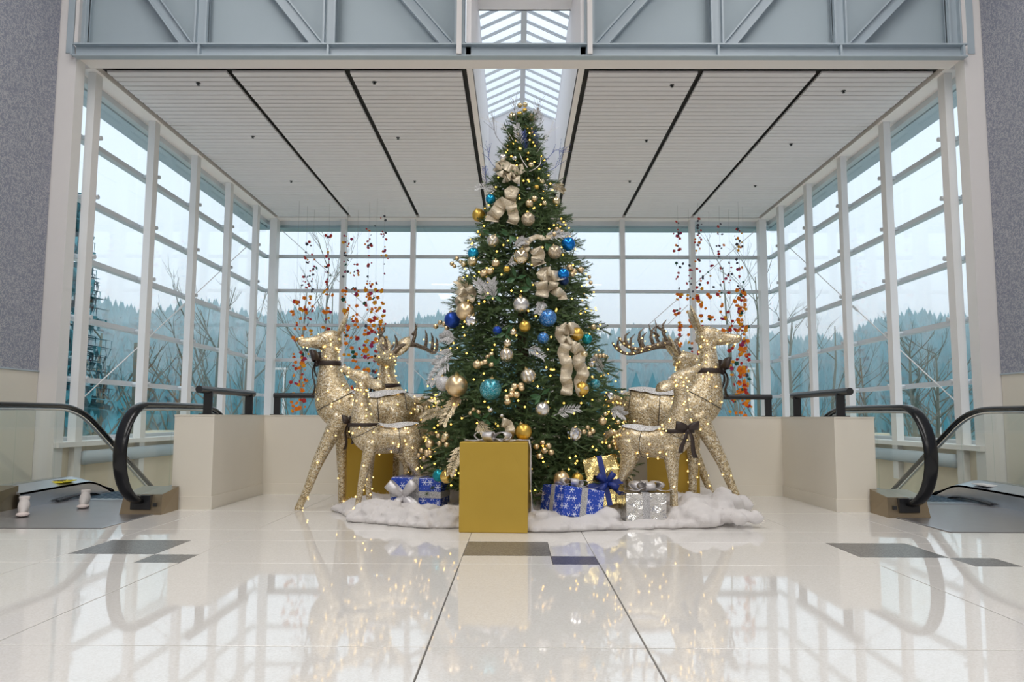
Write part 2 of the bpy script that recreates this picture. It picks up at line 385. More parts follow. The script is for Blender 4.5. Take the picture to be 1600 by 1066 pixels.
# ------------------------------------------------------------------ skylight
sk=thing('ceiling_skylight','glazed gable skylight with white reveals over the tree',None,(CX,12,6.5),kind='structure')
ZE,ZR,SY0,SY1=6.65,7.02,10.6,14.9; SX=(HL+HR)/2; SW=.66
for x0,x1 in ((HL-.06,HL),(HR,HR+.06)):
    MB().box(x0,x1,DP-.02,14.96,5.16,ZE+.02).build('reveal',M['reveal'],sk)
MB().box(HL-.06,HR+.06,14.9,14.96,5.16,ZE-.0).build('end_wall',M['reveal'],sk)
MB().box(HL-.06,HR+.06,DP+.2,SY0,ZE,ZE+.1).build('soffit',M['reveal'],sk)
for s_ in (-1,1):
    MB().box(*sorted((SX+s_*SW,SX+s_*(SW+.12))),SY0,SY1,ZE,ZE+.08).build('kerb',M['reveal'],sk)
MB().box(SX-.045,SX+.045,SY0,SY1,ZR-.05,ZR+.03).build('ridge',M['alu'],sk)
nr=13
for i in range(nr+1):
    y=SY0+(SY1-SY0)*i/nr
    for s_ in (-1,1):
        mb=MB()
        for dy in (-.026,.026): mb.bar((SX+s_*.02,y+dy,ZR+.01),(SX+s_*(SW+.02),y+dy,ZE+.07),.014,.022)
        mb.build('rafter',M['alu'],sk)
        if i<nr:
            y2=SY0+(SY1-SY0)*(i+1)/nr; mb=MB(); mb.bar((SX+s_*.02,(y+y2)/2,ZR+.03),(SX+s_*(SW+.04),(y+y2)/2,ZE+.09),y2-y-.01,.01); mb.build('pane',M['skyglass'],sk)
for yy in (SY0-.03,SY1+.03):
    mb=MB(); mb.add([(SX-SW-.1,yy,ZE),(SX+SW+.1,yy,ZE),(SX,yy,ZR+.06),(SX-SW-.1,yy+.03,ZE),(SX+SW+.1,yy+.03,ZE),(SX,yy+.03,ZR+.06)],[(0,1,2),(5,4,3),(0,3,4,1),(1,4,5,2),(2,5,3,0)]); mb.build('gable_end',M['reveal'],sk)
# ------------------------------------------------------------------ window walls
ZS=.53; ZT=5.12; NR=6; RH=(ZT-ZS)/NR
colY=[9.42,11.03,12.53,14.04,15.55]
wn=0
def window_side(sgn,nm):
    global wn
    X=CX+sgn*(HW+GO); ed=[DF-.1]+colY+[DB+GO]
    for i in range(len(ed)-1):
        wn+=1; y0,y1=ed[i],ed[i+1]
        wd=thing('window_%d'%wn,'window bay %d from the front in the %s glazed wall'%(i+1,nm),None,(X,(y0+y1)/2,ZS),kind='structure')
        for r in range(NR):
            z=ZS+RH*r; MB().box(X-.006,X+.006,y0+.012,y1-.012,z+.012,z+RH-.012).build('pane',M['glass'],wd)
            if r: MB().box(X-.05,X+.05,y0,y1,z-.032,z+.032).build('transom',M['alu'],wd)
        MB().box(X-.05,X+.05,y0,y1,ZS,ZS+.05).build('bottom_rail',M['alu'],wd); MB().box(X-.05,X+.05,y0,y1,ZT-.05,ZT+.04).build('head_rail',M['alu'],wd)
        if i==len(ed)-2:
            MB().box(X-.025,X+.025,y0+.62,y0+.655,ZS,ZT).build('mullion',M['alu'],wd)
    for i,y in enumerate(colY):
        c=thing('column','white square window column %d from the front along the %s glazing'%(i+1,nm),None,(CX+sgn*(HW-.0),y,ZS),kind='structure')
        xi=CX+sgn*(HW-.02); x0,x1=sorted((xi,xi+sgn*.1)); MB().box(x0,x1,y-.075,y+.075,.0,HC).build('shaft',M['white'],c)
        for r in range(1,NR):
            z=ZS+RH*r; mb=MB(); mb.tube([(xi+sgn*.1,y+.05,z),(X,y+.05,z)],.022,8); mb.tube([(xi-sgn*.02,y+.1,z),(xi+sgn*.14,y+.1,z)],.03,8); mb.build('bracket',M['alu'],c)
window_side(-1,'left'); window_side(1,'right')
Yg=DB+GO; ne=8; edx=[XL-GO]+[XL+(XR-XL)*i/7 for i in range(8)]+[XR+GO]
for i in range(9):
    wn+=1; x0,x1=edx[i],edx[i+1]
    wd=thing('window_%d'%wn,'window bay %d from the left corner in the back glazed wall'%(i+1),None,((x0+x1)/2,Yg,ZS),kind='structure')
    for r in range(NR):
        z=ZS+RH*r; MB().box(x0+.012,x1-.012,Yg-.006,Yg+.006,z+.012,z+RH-.012).build('pane',M['glass'],wd)
        if r: MB().box(x0,x1,Yg-.05,Yg+.05,z-.032,z+.032).build('transom',M['alu'],wd)
    MB().box(x0,x1,Yg-.05,Yg+.05,ZS,ZS+.05).build('bottom_rail',M['alu'],wd); MB().box(x0,x1,Yg-.05,Yg+.05,ZT-.06,ZT+.04).build('head_rail',M['alu'],wd)
for i in range(8):
    x=edx[i+1]; h_=.075 if i in (0,7) else .05
    c=thing('column','white slim window post %d from the left along the back glazing'%(i+1),None,(x,DB,0),kind='structure')
    MB().box(x-h_,x+h_,DB-.02,DB+.2,-1,HC).build('shaft',M['white'],c)
# eave overhang beyond the glass and brace rods
mb=MB(); mb.box(XL-GO-.36,XL-GO-.06,DF-.3,DB+GO+.4,5.05,5.22); mb.box(XR+GO+.06,XR+GO+.36,DF-.3,DB+GO+.4,5.05,5.22); mb.box(XL-GO,XR+GO,Yg+.06,Yg+.45,5.02,5.22)
struct(mb,'trim_7',M['bluesteel'],'grey blue roof edge outside the glazing')
def rod(a,b,lb):
    mb=MB(); mb.tube([a,b],.008,6); m_=(Vector(a)+Vector(b))/2; d=(Vector(b)-Vector(a)).normalized(); mb.tube([m_-d*.12,m_-d*.08,m_+d*.08,m_+d*.12],[.008,.022,.022,.008],6)
    mb.build('brace_rod',M['white'],label=lb,cat='brace rod')
for sgn,nm in ((-1,'left'),(1,'right')):
    X=CX+sgn*(HW+.13)
    rod((X+sgn*.04,15.5,4.3),(X+sgn*.04,9.6,.95),'thin white diagonal brace rod behind the %s side columns'%nm)
    s2=CX+sgn*HW
    rod((s2-sgn*.1,DB+.215,4.95),(s2-sgn*3.1,DB+.215,2.3),'thin white brace rod high across the %s part of the back glazing'%nm)
    rod((s2-sgn*1.6,DB+.215,3.3),(s2-sgn*4.4,DB+.215,.6),'thin white brace rod low across the %s part of the back glazing'%nm)

# ------------------------------------------------------------------ outside: terrain, mist, forest, trees
M['field']=plain('winter meadow',(.17,.24,.19),.9,var=.3,scale=.15)
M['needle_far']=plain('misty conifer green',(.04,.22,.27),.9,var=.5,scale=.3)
M['bark']=plain('grey green bark',(.15,.155,.12),.9,var=.3,scale=3)
M['brush']=plain('bare winter brush',(.16,.26,.26),.9,var=.4,scale=.6)
M['frost']=plain('frosted twigs',(.62,.70,.72),.8,var=.1)
def ridge(th):   # height of the ridge line above the eye, as tan of elevation
    d=math.degrees(th)
    return .108+.030*math.exp(-((d+14)/9)**2)+.014*math.sin(d*.21+1.2)+.008*math.sin(d*.77)-.012*math.exp(-((d-9)/9)**2)
def terr(r,th):
    t=min(max((r-62)/150.0,0),1); t=t*t*(3-2*t)
    h=ridge(th)*212+CH-6.5
    return -4.6+(h+4.6)*t+noise.noise(Vector((r*.03,th*9,3)))*1.2*min(1,r/70)
mb=MB(); NA,NRR=90,34
for i in range(NRR+1):
    r=17.5+(260-17.5)*(i/NRR)**1.4
    for j in range(NA+1):
        th=R(-88+176*j/NA); z=terr(r,th)
        if r<22: z=-4.6
        mb.v.append(Vector((r*math.sin(th),r*math.cos(th),z)))
for i in range(NRR):
    for j in range(NA):
        a=i*(NA+1)+j; mb.f.append((a,a+1,a+NA+2,a+NA+1)); mb.m.append(0)
mb.build('ground_outside',M['field'],smooth=True,label='winter meadow and wooded hill outside the glazing',kind='structure',origin=(0,0,-4.6))
# forest on the hill: one mass of conifers
rf=random.Random(3); fo=MB()
def conifer(mb,x,y,z,h,wd,sides,layers,rr):
    for L in range(layers):
        f0=L/layers; z0=z+h*(.08+.86*f0); z1=z+h*min(1,(.08+.86*f0)+.42*(1-f0*.45)); ra=wd*(1-f0)**.9+.05*wd
        vs=[]; o=rr.random()*6
        for j in range(sides):
            an=o+2*math.pi*j/sides; q=ra*(1.12 if j%2 else .72)*(.85+.3*rr.random())
            vs.append((x+q*math.cos(an),y+q*math.sin(an),z0-(.05*h if j%2 else 0)))
        vs.append((x,y,z1)); mb.add(vs,[(j,(j+1)%sides,sides) for j in range(sides)])
for k in range(8200):
    th=R(rf.uniform(-50,50)); r=68+(228-68)*rf.random()**.75
    h=rf.uniform(4.6,8.5)*(.7+.5*noise.noise(Vector((r*.02,th*6,9)))+.25)
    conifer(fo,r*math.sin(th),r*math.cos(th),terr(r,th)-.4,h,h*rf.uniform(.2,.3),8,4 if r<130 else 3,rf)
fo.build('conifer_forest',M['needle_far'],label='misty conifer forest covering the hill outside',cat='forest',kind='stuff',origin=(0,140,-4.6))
# bare brush at the foot of the hill
br=MB(); rf=random.Random(5)
for k in range(520):
    th=R(rf.uniform(-52,52)); r=rf.uniform(30,72); x,y,z=r*math.sin(th),r*math.cos(th),terr(r,th)
    for q in range(16):
        an=rf.uniform(0,6.28); ln=rf.uniform(1.5,4.6); sp=rf.uniform(.1,.75); b0=Vector((x+rf.uniform(-.6,.6),y+rf.uniform(-.6,.6),z-.2)); t=b0+Vector((math.cos(an)*ln*sp,math.sin(an)*ln*sp,ln)); wv_=Vector((.05,.0,0)); m2=(b0+t)/2+Vector((rf.uniform(-.3,.3),0,.1))
        br.add([b0-wv_,b0+wv_,m2+wv_*.6,m2-wv_*.6,t],[(0,1,2,3),(3,2,4)])
        for e in range(2):
            s0=m2.lerp(t,rf.random()*.6); t2=s0+Vector((rf.uniform(-.8,.8),rf.uniform(-.5,.5),rf.uniform(.3,1.1))); br.add([s0-wv_*.5,s0+wv_*.5,t2],[(0,1,2)])
br.build('winter_brush',M['brush'],label='bare winter brush at the foot of the hill',cat='brush',kind='stuff',origin=(0,40,-4.6))
# mist between the building and the hill
mm=bpy.data.materials.new('hill mist'); mm.use_nodes=True; t_=mm.node_tree; t_.nodes.clear()
vo=t_.nodes.new('ShaderNodeVolumeScatter'); oo=t_.nodes.new('ShaderNodeOutputMaterial'); vo.inputs['Color'].default_value=(.82,.96,1,1); vo.inputs['Density'].default_value=.0075
t_.links.new(vo.outputs[0],oo.inputs['Volume'])
MB().box(-230,230,60,262,-8,19).build('hill_mist',mm,label='thin bluish mist lying over the wooded hill',cat='mist',kind='stuff',origin=(0,140,-8))
# single bare trees
def bare_tree(x,y,z,h,label,group,tr_=.16,seed=1,lean=0,spread=.5,mat='bark'):
    rr=random.Random(seed); rt=thing('bare_tree',label,'tree',(x,y,z),group=group)
    tk=MB(); bs=MB()
    pts=[Vector((x,y,z-.3))]
    for i in range(1,7): pts.append(Vector((x+lean*h*i/6+rr.uniform(-.1,.1),y+rr.uniform(-.1,.1),z+h*i/6)))
    tk.tube(pts,[tr_*(1-.85*i/6) for i in range(7)],7)
    tk.build('trunk',M[mat],rt,smooth=True)
    def grow(p,d,ln,rd,lv):
        q=p+d*ln*.5+Vector((rr.uniform(-.1,.1),rr.uniform(-.1,.1),.05))*ln; e=q+(d+Vector((0,0,.25))).normalized()*ln*.5
        bs.tube([p,q,e],[rd,rd*.7,rd*.35],4 if lv<2 else 3,cap=False)
        if lv<3:
            for k in range(3):
                s_=rr.uniform(.35,1); b0=p.lerp(e,s_); d2=(d+Vector((rr.uniform(-1,1),rr.uniform(-1,1),rr.uniform(-.1,.8)))*.8).normalized(); grow(b0,d2,ln*rr.uniform(.4,.62),rd*.5,lv+1)
    for k in range(int((6+h*.35)*(2.6 if spread>.7 else 1))):
        f=rr.uniform(.28,1); i=min(int(f*6),5); p=pts[i].lerp(pts[i+1],f*6-i); an=rr.uniform(0,6.28)
        d=Vector((math.cos(an)*spread,math.sin(an)*spread,rr.uniform(.35,1))).normalized(); grow(p,d,h*.28*(1.25-f*.75),min(.055,tr_*.3)*(1.1-f*.6),1)
    bs.build('branches',M[mat],rt); return rt
BT=[ # px of trunk, distance, height, trunk radius, lean, label
 (150,24,8,.2,.0,'mossy bare tree in the first left window bay, trunk the left one'),(209,23,7.6,.42,.01,'thick mossy trunk at the right edge of the first left window bay'),
 (283,27,9,.3,.0,'mossy bare tree beside the second left window column'),(340,24,8.6,.38,.01,'thick mossy trunk between the third and fourth left columns'),(392,27,9,.36,-.01,'mossy trunk just left of the back left corner'),
 (462,30,10.5,.12,.03,'slender leaning bare tree in the first back window bay'),(497,34,12.5,.13,.02,'tall slender bare tree behind the left flower garlands'),(520,33,11,.1,-.02,'thin bare tree behind the left deer'),(590,46,7,.1,.0,'small bare tree in the second back window bay'),
 (1165,29,11,.13,-.06,'leaning bare tree behind the right flower garlands'),(1192,33,11.5,.13,-.02,'slender bare tree left of the back right corner'),(1240,28,9,.15,.0,'bare tree just past the back right corner'),(1300,30,9,.14,.02,'bare tree between the right side columns'),(1352,33,8,.15,-.01,'low bare tree in the middle right window bay'),
 (1425,30,8.2,.2,.0,'round crowned bare tree in the first right window bay'),(1462,31,8.0,.18,.02,'bushy bare tree at the right end of the first right window bay'),(640,52,6,.1,0,'small bare tree left of the decorated tree'),(985,56,6,.1,0,'small bare tree right of the decorated tree')]
for i,(px,D,h,tr_,ln,lb) in enumerate(BT):
    P=at(px,650,D); bare_tree(P.x,P.y,-4.6 if D<45 else terr(math.hypot(P.x,P.y),math.atan2(P.x,P.y)),h,lb,'bare trees outside',tr_,20+i,ln,.75 if px>1400 else .5)
for px,D,h,lb in ((968/1.0*0+612,40,2.6,'frosted white bush outside behind the left buck'),(650,44,2.2,'frosted white bush outside at the left edge of decorated tree')):
    P=at(px,650,D); rr=random.Random(px); mb=MB(); z0=-.9
    mb2=MB(); mb2.tube([(P.x,P.y,-4.8),(P.x,P.y,z0)],[.12,.05],6)
    for k in range(520):
        d=Vector((rr.gauss(0,1),rr.gauss(0,1),rr.gauss(0,1))).normalized(); a=Vector((P.x,P.y,z0+h*.3))+Vector((d.x*h*.62,d.y*h*.5,d.z*h*.62))*rr.uniform(.1,1); e=a+d*rr.uniform(.12,.4)
        wv_=Vector((.045,0,0)); mb.add([a-wv_,a+wv_,e],[(0,1,2)])
    rt=thing('frosted_bush',lb,'bush',(P.x,P.y,-4.7)); mb.build('foliage',M['frost'],rt); mb2.build('stem',M['bark'],rt)
# near blue conifer at the far left
P=at(112,640,21); rr=random.Random(4); rt=thing('conifer',"dark snowy conifer at the left edge of the first left window bay",'tree',(P.x,P.y,-4.6))
mb=MB(); mb.tube([(P.x-.3,P.y,-4.7),(P.x-.3,P.y,7.2)],[.2,.03],7); mb.build('trunk',M['bark'],rt)
mb=MB()
for k in range(430):
    z=rr.uniform(1.0,7.1); Lb=(7.5-z)*.24+.25; an=rr.uniform(0,6.28); d=Vector((math.cos(an),math.sin(an),-.12)); a=Vector((P.x-.3,P.y,z)); e=a+d*Lb*rr.uniform(.6,1); sd=d.cross(Vector((0,0,1))).normalized()*(.13+.05*Lb); mid=a.lerp(e,.6)
    mb.add([a,mid+sd,e,mid-sd],[(0,1,2,3)])
    for q in range(4):
        u=a.lerp(e,rr.uniform(.3,1)); mb.add([u-sd*.5,u+sd*.5,u+Vector((rr.uniform(-.1,.1),0,-.28))],[(0,1,2)])
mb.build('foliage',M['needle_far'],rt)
# outdoor light poles
for px,D,lb in ((443,44,'white outdoor light pole behind the left deer'),(1176,44,'white outdoor light pole near the back right corner'),(1466,34,'white outdoor light pole in the first right window bay')):
    P=at(px,640,D); rt=thing('light_pole',lb,'light pole',(P.x,P.y,-4.6)); zt=at(px,578 if px<1400 else 607,D).z
    mb=MB(); mb.tube([(P.x,P.y,-4.7),(P.x,P.y,zt)],[.11,.075],10); mb.build('pole',M['white'],rt); MB().box(P.x-.55,P.x+.15,P.y-.14,P.y+.14,zt,zt+.12).build('lamp_head',M['white'],rt)
# ------------------------------------------------------------------ guard rails on the parapet
def rail(pts,posts_,lb,tube_r=.03):
    a=Vector(pts[0]); rt=thing('guard_rail',lb,'railing',(a.x,a.y,PH+.012))
    mb=MB(); mb.tube(pts,tube_r,12); mb.build('top_rail',M['blackmetal'],rt,smooth=False)
    for (x,y,hx,hy) in posts_:
        MB().box(x-hx,x+hx,y-hy,y+hy,PH+.012,pts[0][2]-.015).build('post',M['blackmetal'],rt)
        MB().box(x-hx-.03,x+hx+.03,y-hy-.03,y+hy+.03,PH+.012,PH+.022).build('foot_plate',M['blackmetal'],rt)
zr=1.085
rail([(PL-.1,7.0,zr),(PL-.1,8.45,zr)],[(PL-.1,7.22,.04,.012),(PL-.1,8.33,.04,.012)],'short black guard rail on the left arm of the parapet',.034)
rail([(PR+.1,7.0,zr),(PR+.1,8.45,zr)],[(PR+.1,7.22,.04,.012),(PR+.1,8.33,.04,.012)],'short black guard rail on the right arm of the parapet',.034)
rail([(PL+.05,8.7,zr-.01),(PR-.05,8.7,zr-.01)],[(PL+.09,8.7,.035,.015),(PL+1.9,8.7,.035,.015),(PR-1.9,8.7,.035,.015),(PR-.09,8.7,.035,.015)],'long black guard rail along the back of the parapet behind the deer',.03)
# ------------------------------------------------------------------ escalators
def escalator(sgn,side):
    c0=.065
    S=lambda u:c0+sgn*u             # u: distance from the room axis
    rt=thing('escalator','black railed escalator going down on the %s of the parapet'%side,'escalator',(S(3.95),5.9,0))
    UI,UO=3.285,4.745; YF=8.35; SL=math.tan(R(30)); YE=14.5
    def bx(u0,u1,y0,y1,z0,z1,nm,m,**k):
        x0,x1=sorted((S(u0),S(u1))); return MB().box(x0,x1,y0,y1,z0,z1).build(nm,m,rt,**k)
    bx(3.17,4.94,5.9,7.75,-.3,.004,'landing_plate',M['plate'])
    for u in (3.17,4.92): bx(u,u+.02,5.9,7.75,.004,.007,'plate_edge',M['steel'])
    bx(3.55,4.5,7.75,7.9,-.06,.012,'comb_plate',M['steel'])
    zc=.53; rl=.415; yc=6.74
    def path(off,yend=YE):
        r=rl+off; pts=[]
        for k in range(0,15):
            an=R(-100-160*k/14); pts.append((yc+r*math.cos(an),zc+r*math.sin(an)))
        pts.append((7.3,zc+r)); pts.append((YF-.45,zc+r))
        for k in range(1,7):
            a=R(30)*k/6; pts.append((YF-.45+1.3*math.sin(a),zc+r-1.3*(1-math.cos(a))))
        y0,z0=pts[-1]; pts.append((yend,z0-(yend-y0)*SL)); return pts
    for U in (UI,UO):
        x=S(U)
        pp=[(x,y,z) for y,z in path(0)]
        mb=MB(); mb.tube(pp,.0,12,side=(1,0,0)) if 0 else mb.tube(pp,[(.058,.024)]*len(pp),12,side=(1,0,0)); mb.build('handrail',M['rubber'],rt,smooth=True)
        pp=[(x,y,z) for y,z in path(-.035)]
        mb=MB(); mb.tube(pp,[(.022,.017)]*len(pp),8,side=(1,0,0)); mb.build('handrail_guide',M['rail'],rt,smooth=True)
        # glass: rounded end piece, flat piece, sloping pieces
        def pane(poly):
            n=len(poly); vs=[(x-.006,y,z) for y,z in poly]+[(x+.006,y,z) for y,z in poly]
            mb=MB(); mb.add(vs,[tuple(range(n)),tuple(reversed(range(n,2*n)))]+[(i,i+n,(i+1)%n+n,(i+1)%n) for i in range(n)]); mb.build('glass_panel',M['balglass'],rt)
        ip=path(-.05); zt=zc+rl-.05
        pane([q for q in ip[:15]]+[(7.25,zt),(7.25,.2)])
        pane([(7.26,.2),(7.26,zt),(YF-.46,zt),(YF-.46,.2)])
        cv=[q for q in ip[17:22]]; ye,ze=cv[-1]
        pane([(YF-.45,.2),(YF-.45,zt)]+cv+[(ye,.2-.18)])
        for q in range(3):
            a=ye+q*1.5+.01;b_=ye+(q+1)*1.5; f=lambda y:ze-(y-ye)*SL
            pane([(a,.02-(a-ye)*SL-.03),(a,f(a)),(b_,f(b_)),(b_,.02-(b_-ye)*SL-.03)])
        # newel base
        y0=6.74; x0,x1=x-.165,x+.165
        mb=MB(); mb.add([(x0-.015,y0-.02,0),(x1+.015,y0-.02,0),(x1,y0+.35,0),(x0,y0+.35,0),(x0,y0+.02,.17),(x1,y0+.02,.17),(x1,y0+.35,.21),(x0,y0+.35,.21)],[(3,2,1,0),(4,5,6,7),(0,1,5,4),(1,2,6,5),(2,3,7,6),(3,0,4,7)])
        mb.build('newel_base',M['bronze'],rt)
        MB().box(x-.085,x+.085,y0-.03,y0+.06,.045,.165).build('handrail_inlet',M['blackmetal'],rt)
        if U==UI: MB().box(*sorted((x-sgn*.105,x-sgn*.135)),y0-.022,y0+.0,.07,.1).build('key_switch',M['blackmetal'],rt)
        # inner deck and skirt (towards the steps), outer deck
        us=1 if U==UI else -1
        prof=[(7.06,.195),(7.36,.20),(7.9,.205),(8.3,.19),(8.75,.03),(9.2,-.21),(14.5,-.21-5.3*SL)]
        def slab(u0,u1,dz0,dz1,nm,m):
            a,b_=S(u0),S(u1); vs=[]
            for y,z in cr(prof,4): vs+=[(a,y,z+dz0),(b_,y,z+dz1),(b_,y,z+dz1-.02),(a,y,z+dz0-.02)]
            k=len(vs)//4; fs=[]
            for i in range(k-1):
                for j in range(4): fs.append((i*4+j,i*4+(j+1)%4,i*4+4+(j+1)%4,i*4+4+j))
            fs+=[(3,2,1,0),(4*k-4,4*k-3,4*k-2,4*k-1)]
            mb=MB(); mb.add(vs,fs); mb.build(nm,m,rt,smooth=False)
        slab(U+us*.01,U+us*.2,0,-.05,'inner_deck',M['steel']); wo=.075 if U==UI else .19; slab(U-us*.01,U-us*wo,0,-.01,'outer_deck',M['steel'])
        # skirt
        vs=[];pr=cr(prof,4)
        for y,z in pr: vs+=[(S(U+us*.2),y,z-.05),(S(U+us*.2),y,min(z-.34,-.02))]
        k=len(pr); mb=MB(); mb.add(vs,[(2*i,2*i+1,2*i+3,2*i+2) for i in range(k-1)]); mb.build('skirt_panel',M['steel'],rt)
        mb=MB(); bp=[(S(U+us*.225),y,z-.15) for y,z in cr([(7.6,.17),(8.0,.19),(8.35,.16),(8.8,-.03),(9.3,-.3),(14.5,-.3-5.2*SL)],4)]; mb.tube(bp,[(.02,.012)]*len(bp),6,side=(1,0,0)); mb.build('skirt_brush',M['blackmetal'],rt)
        # outer cladding of the truss
        vs=[]
        for y,z in pr: vs+=[(S(U-us*wo),y,z-.02),(S(U-us*wo),y,z-1.0)]
        mb=MB(); mb.add(vs,[(2*i,2*i+1,2*i+3,2*i+2) for i in range(k-1)]); mb.build('truss_cladding',M['lowpaint'],rt)
    # steps
    z=0;y=7.9;d=.4
    for i in range(15):
        fz=[0,0,-.05,-.16][i] if i<4 else -.16-(i-3)*d*SL
        x0,x1=sorted((S(UI+.22),S(UO-.22))); mb=MB(); mb.box(x0,x1,y+i*d,y+(i+1)*d-.006,fz-.22,fz); 
        for q in range(0,14):
            xx=x0+(x1-x0)*(q+.5)/14; mb.box(xx-.012,xx+.012,y+i*d,y+(i+1)*d-.01,fz,fz+.008)
        mb.build('step',M['step'],rt)
        for e in (0,1):
            pass
    # sticker on the outer deck
    P=(8.0,.185)
    mb=MB(); u=UO-.105; xx=S(u); mb.add([(xx-.075,7.75,.178),(xx+.075,7.75,.178),(xx+.075,8.0,.181),(xx-.075,8.0,.181),(xx-.075,7.75,.19),(xx+.075,7.75,.19),(xx+.075,8.0,.192),(xx-.075,8.0,.192)],[(3,2,1,0),(4,5,6,7),(0,1,5,4),(1,2,6,5),(2,3,7,6),(3,0,4,7)])
    st_=mb.build('sticker',M['yellow'] if sgn<0 else M['sticker'],rt,label='yellow warning sticker' if sgn<0 else 'white sticker')
    if sgn<0:
        mb=MB()
        for (a,b_,c_,d_) in ((-.055,-.02,7.79,7.86),(.0,.05,7.79,7.81),(.0,.05,7.83,7.85),(-.055,.05,7.9,7.92),(-.05,-.01,7.94,7.97),(.015,.05,7.94,7.97)):
            mb.box(xx+a,xx+b_,c_,d_,.188,.1935)
        mb.build('pictogram',M['ink'],st_)
    return rt
escalator(-1,'left'); escalator(1,'right')
# sneakers on the left landing plate
M['sneaker']=plain('pale sneaker cloth',(.62,.58,.56),.7,var=.08,scale=20); M['sole']=plain('pink white sole',(.75,.66,.63),.6)
def sneaker(P,rz,lb):
    rt=thing('sneaker',lb,'shoe',P,(0,0,rz),group='sneakers on the escalator landing')
    so=MB(); so.tube(cr([(-.15,0,.02),(-.1,0,.02),(0,0,.018),(.1,0,.02),(.15,0,.028)],3),[(a,.018) for a in [.02]+[.036]*3+[.04]*3+[.05]*3+[.047]*2+[.02]],12,side=(0,1,0)); so.build('sole',M['sole'],rt,local=True,smooth=True)
    up=MB(); pts=cr([(-.145,0,.05),(-.12,0,.075),(-.05,0,.075),(.03,0,.06),(.1,0,.045),(.145,0,.035)],3); n=len(pts)
    up.tube(pts,[(.02+.026*math.sin(math.pi*min(1,.15+i/n)) ,.018+.05*math.sin(math.pi*min(1,.2+i/n*.85))*(1-.45*i/n)) for i in range(n)],12,side=(0,1,0)); up.build('upper',M['sneaker'],rt,local=True,smooth=True)
    co=MB(); co.lathe([(.034,.09),(.038,.12),(.042,.15),(.036,.152),(.03,.12)],12,(-.1,0,0)); co.build('collar',M['sneaker'],rt,local=True,smooth=True)
    la=MB()
    for k in range(4): x=-.03+.03*k; zz=.108-.014*k; la.tube([(x,-.03,zz-.012),(x+.012,0,zz+.004),(x,.03,zz-.012)],.004,5)
    la.build('laces',M['sole'],rt,local=True)
sneaker(tuple(ground(36,806,.004)),R(-60),'pale sneaker nearer the hall on the escalator landing plate')
sneaker(tuple(ground(131,793,.004)),R(-66),'pale sneaker nearer the moving steps on the escalator landing plate')

# ------------------------------------------------------------------ decorated tree
TX,TY=.055,7.15
PROF=[(3.74,.02),(3.52,.12),(3.28,.2),(2.99,.3),(2.69,.40),(2.34,.55),(2.04,.635),(1.74,.70),(1.45,.78),(1.15,.87),(.86,.93),(.56,.96),(.3,.90),(.12,.7)]
def TR(z):
    if z>=PROF[0][0]: return .0
    for (z0,r0),(z1,r1) in zip(PROF,PROF[1:]):
        if z>=z1: return r1+(r0-r1)*(z-z1)/(z0-z1)
    return PROF[-1][1]
def on_tree(px,py,off=0.0):
    d=ray(px,py); O=Vector((0,0,CH)); best=None
    for k in range(900):
        P=O+d*((5.4+k*.0025)/d.y); q=math.hypot(P.x-TX,P.y-TY)-TR(P.z)-off
        if q<=0: return P
        if best is None or q<best[0]: best=(q,P)
    P=best[1]; return P
b=NB('fir needles'); f=b.noise(9,3,b.pos()); f2=b.noise(160,2,b.pos())
b.set(Base_Color=b.mix(b.math('MULTIPLY',f2,.55),b.mix(f,(.028,.08,.03),(.08,.155,.052)),(.24,.30,.15)),Roughness=.5,Specular_IOR_Level=.35); M['needle']=b.mat
M['trunkbrown']=plain('brown tree trunk',(.07,.045,.03),.9,var=.3)
tree=thing('christmas_tree','tall green decorated fir tree standing in the middle of the white batting','tree',(TX,TY,0))
mb=MB(); mb.tube([(TX,TY,0.0),(TX,TY,.5),(TX,TY,2.2),(TX,TY,3.62)],[.075,.07,.04,.008],9); mb.build('trunk',M['trunkbrown'],tree,smooth=True)
def bough(L,seed):
    rr=random.Random(seed); mb=MB()
    def stem(p): return Vector((p*L,0,.10*L*math.sin(p*3)-.16*L*p*p))
    mb.tube([stem(k/6) for k in range(7)],[.006*(1-.8*k/6)+.001 for k in range(7)],4,cap=False)
    def sprig(a,d,ln):
        up=Vector((0,0,1)); sd=d.cross(up).normalized(); up=sd.cross(d); n=int(ln/.0062)
        mb.bar(a,a+d*ln,.004,.004)
        for k in range(n):
            t=k/n; p=a+d*(ln*t); g=rr.uniform(0,6.28)
            for s_ in (0,2.1,4.2):
                an=g+s_+rr.uniform(-.5,.5); rad=(sd*math.cos(an)+up*math.sin(an)*.75); nl=.043*(1-.35*t)*rr.uniform(.75,1.15)
                e=p+(rad*.78+d*.62)*nl; wv_=rad.cross(d).normalized()*.0022
                mb.add([p-wv_,p+wv_,e],[(0,1,2)])
    inner=max(.25,1-.62/L) if L>.5 else .15
    nt_=int(6+L*9)
    for k in range(nt_):
        p=inner+(1-inner)*k/nt_; a=stem(p); s_=1 if k%2 else -1
        an=R(rr.uniform(38,62))*s_; d=Vector((math.cos(an),math.sin(an),rr.uniform(-.18,.28))).normalized(); sprig(a,d,(.20 if L>.5 else .12)*(1.15-.5*(p-inner)/(1-inner))*rr.uniform(.8,1.2))
    a=stem(.9); sprig(stem(.78),(stem(1)-stem(.8)).normalized(),.26*L+.03)
    sprig(a,Vector((.9,.3,.25)).normalized(),.1)
    return mb
vars_={}
for nm,L in (('long',.95),('mid',.62),('short',.36)):
    vars_[nm]=[]
    for q in range(3):
        o=bough(L,50+q+int(L*100)).build('bough',M['needle'],tree,local=True); vars_[nm].append((o,L))
first={}
rt_=random.Random(11); NBO=296; ang=0
zs=[]
tot=0
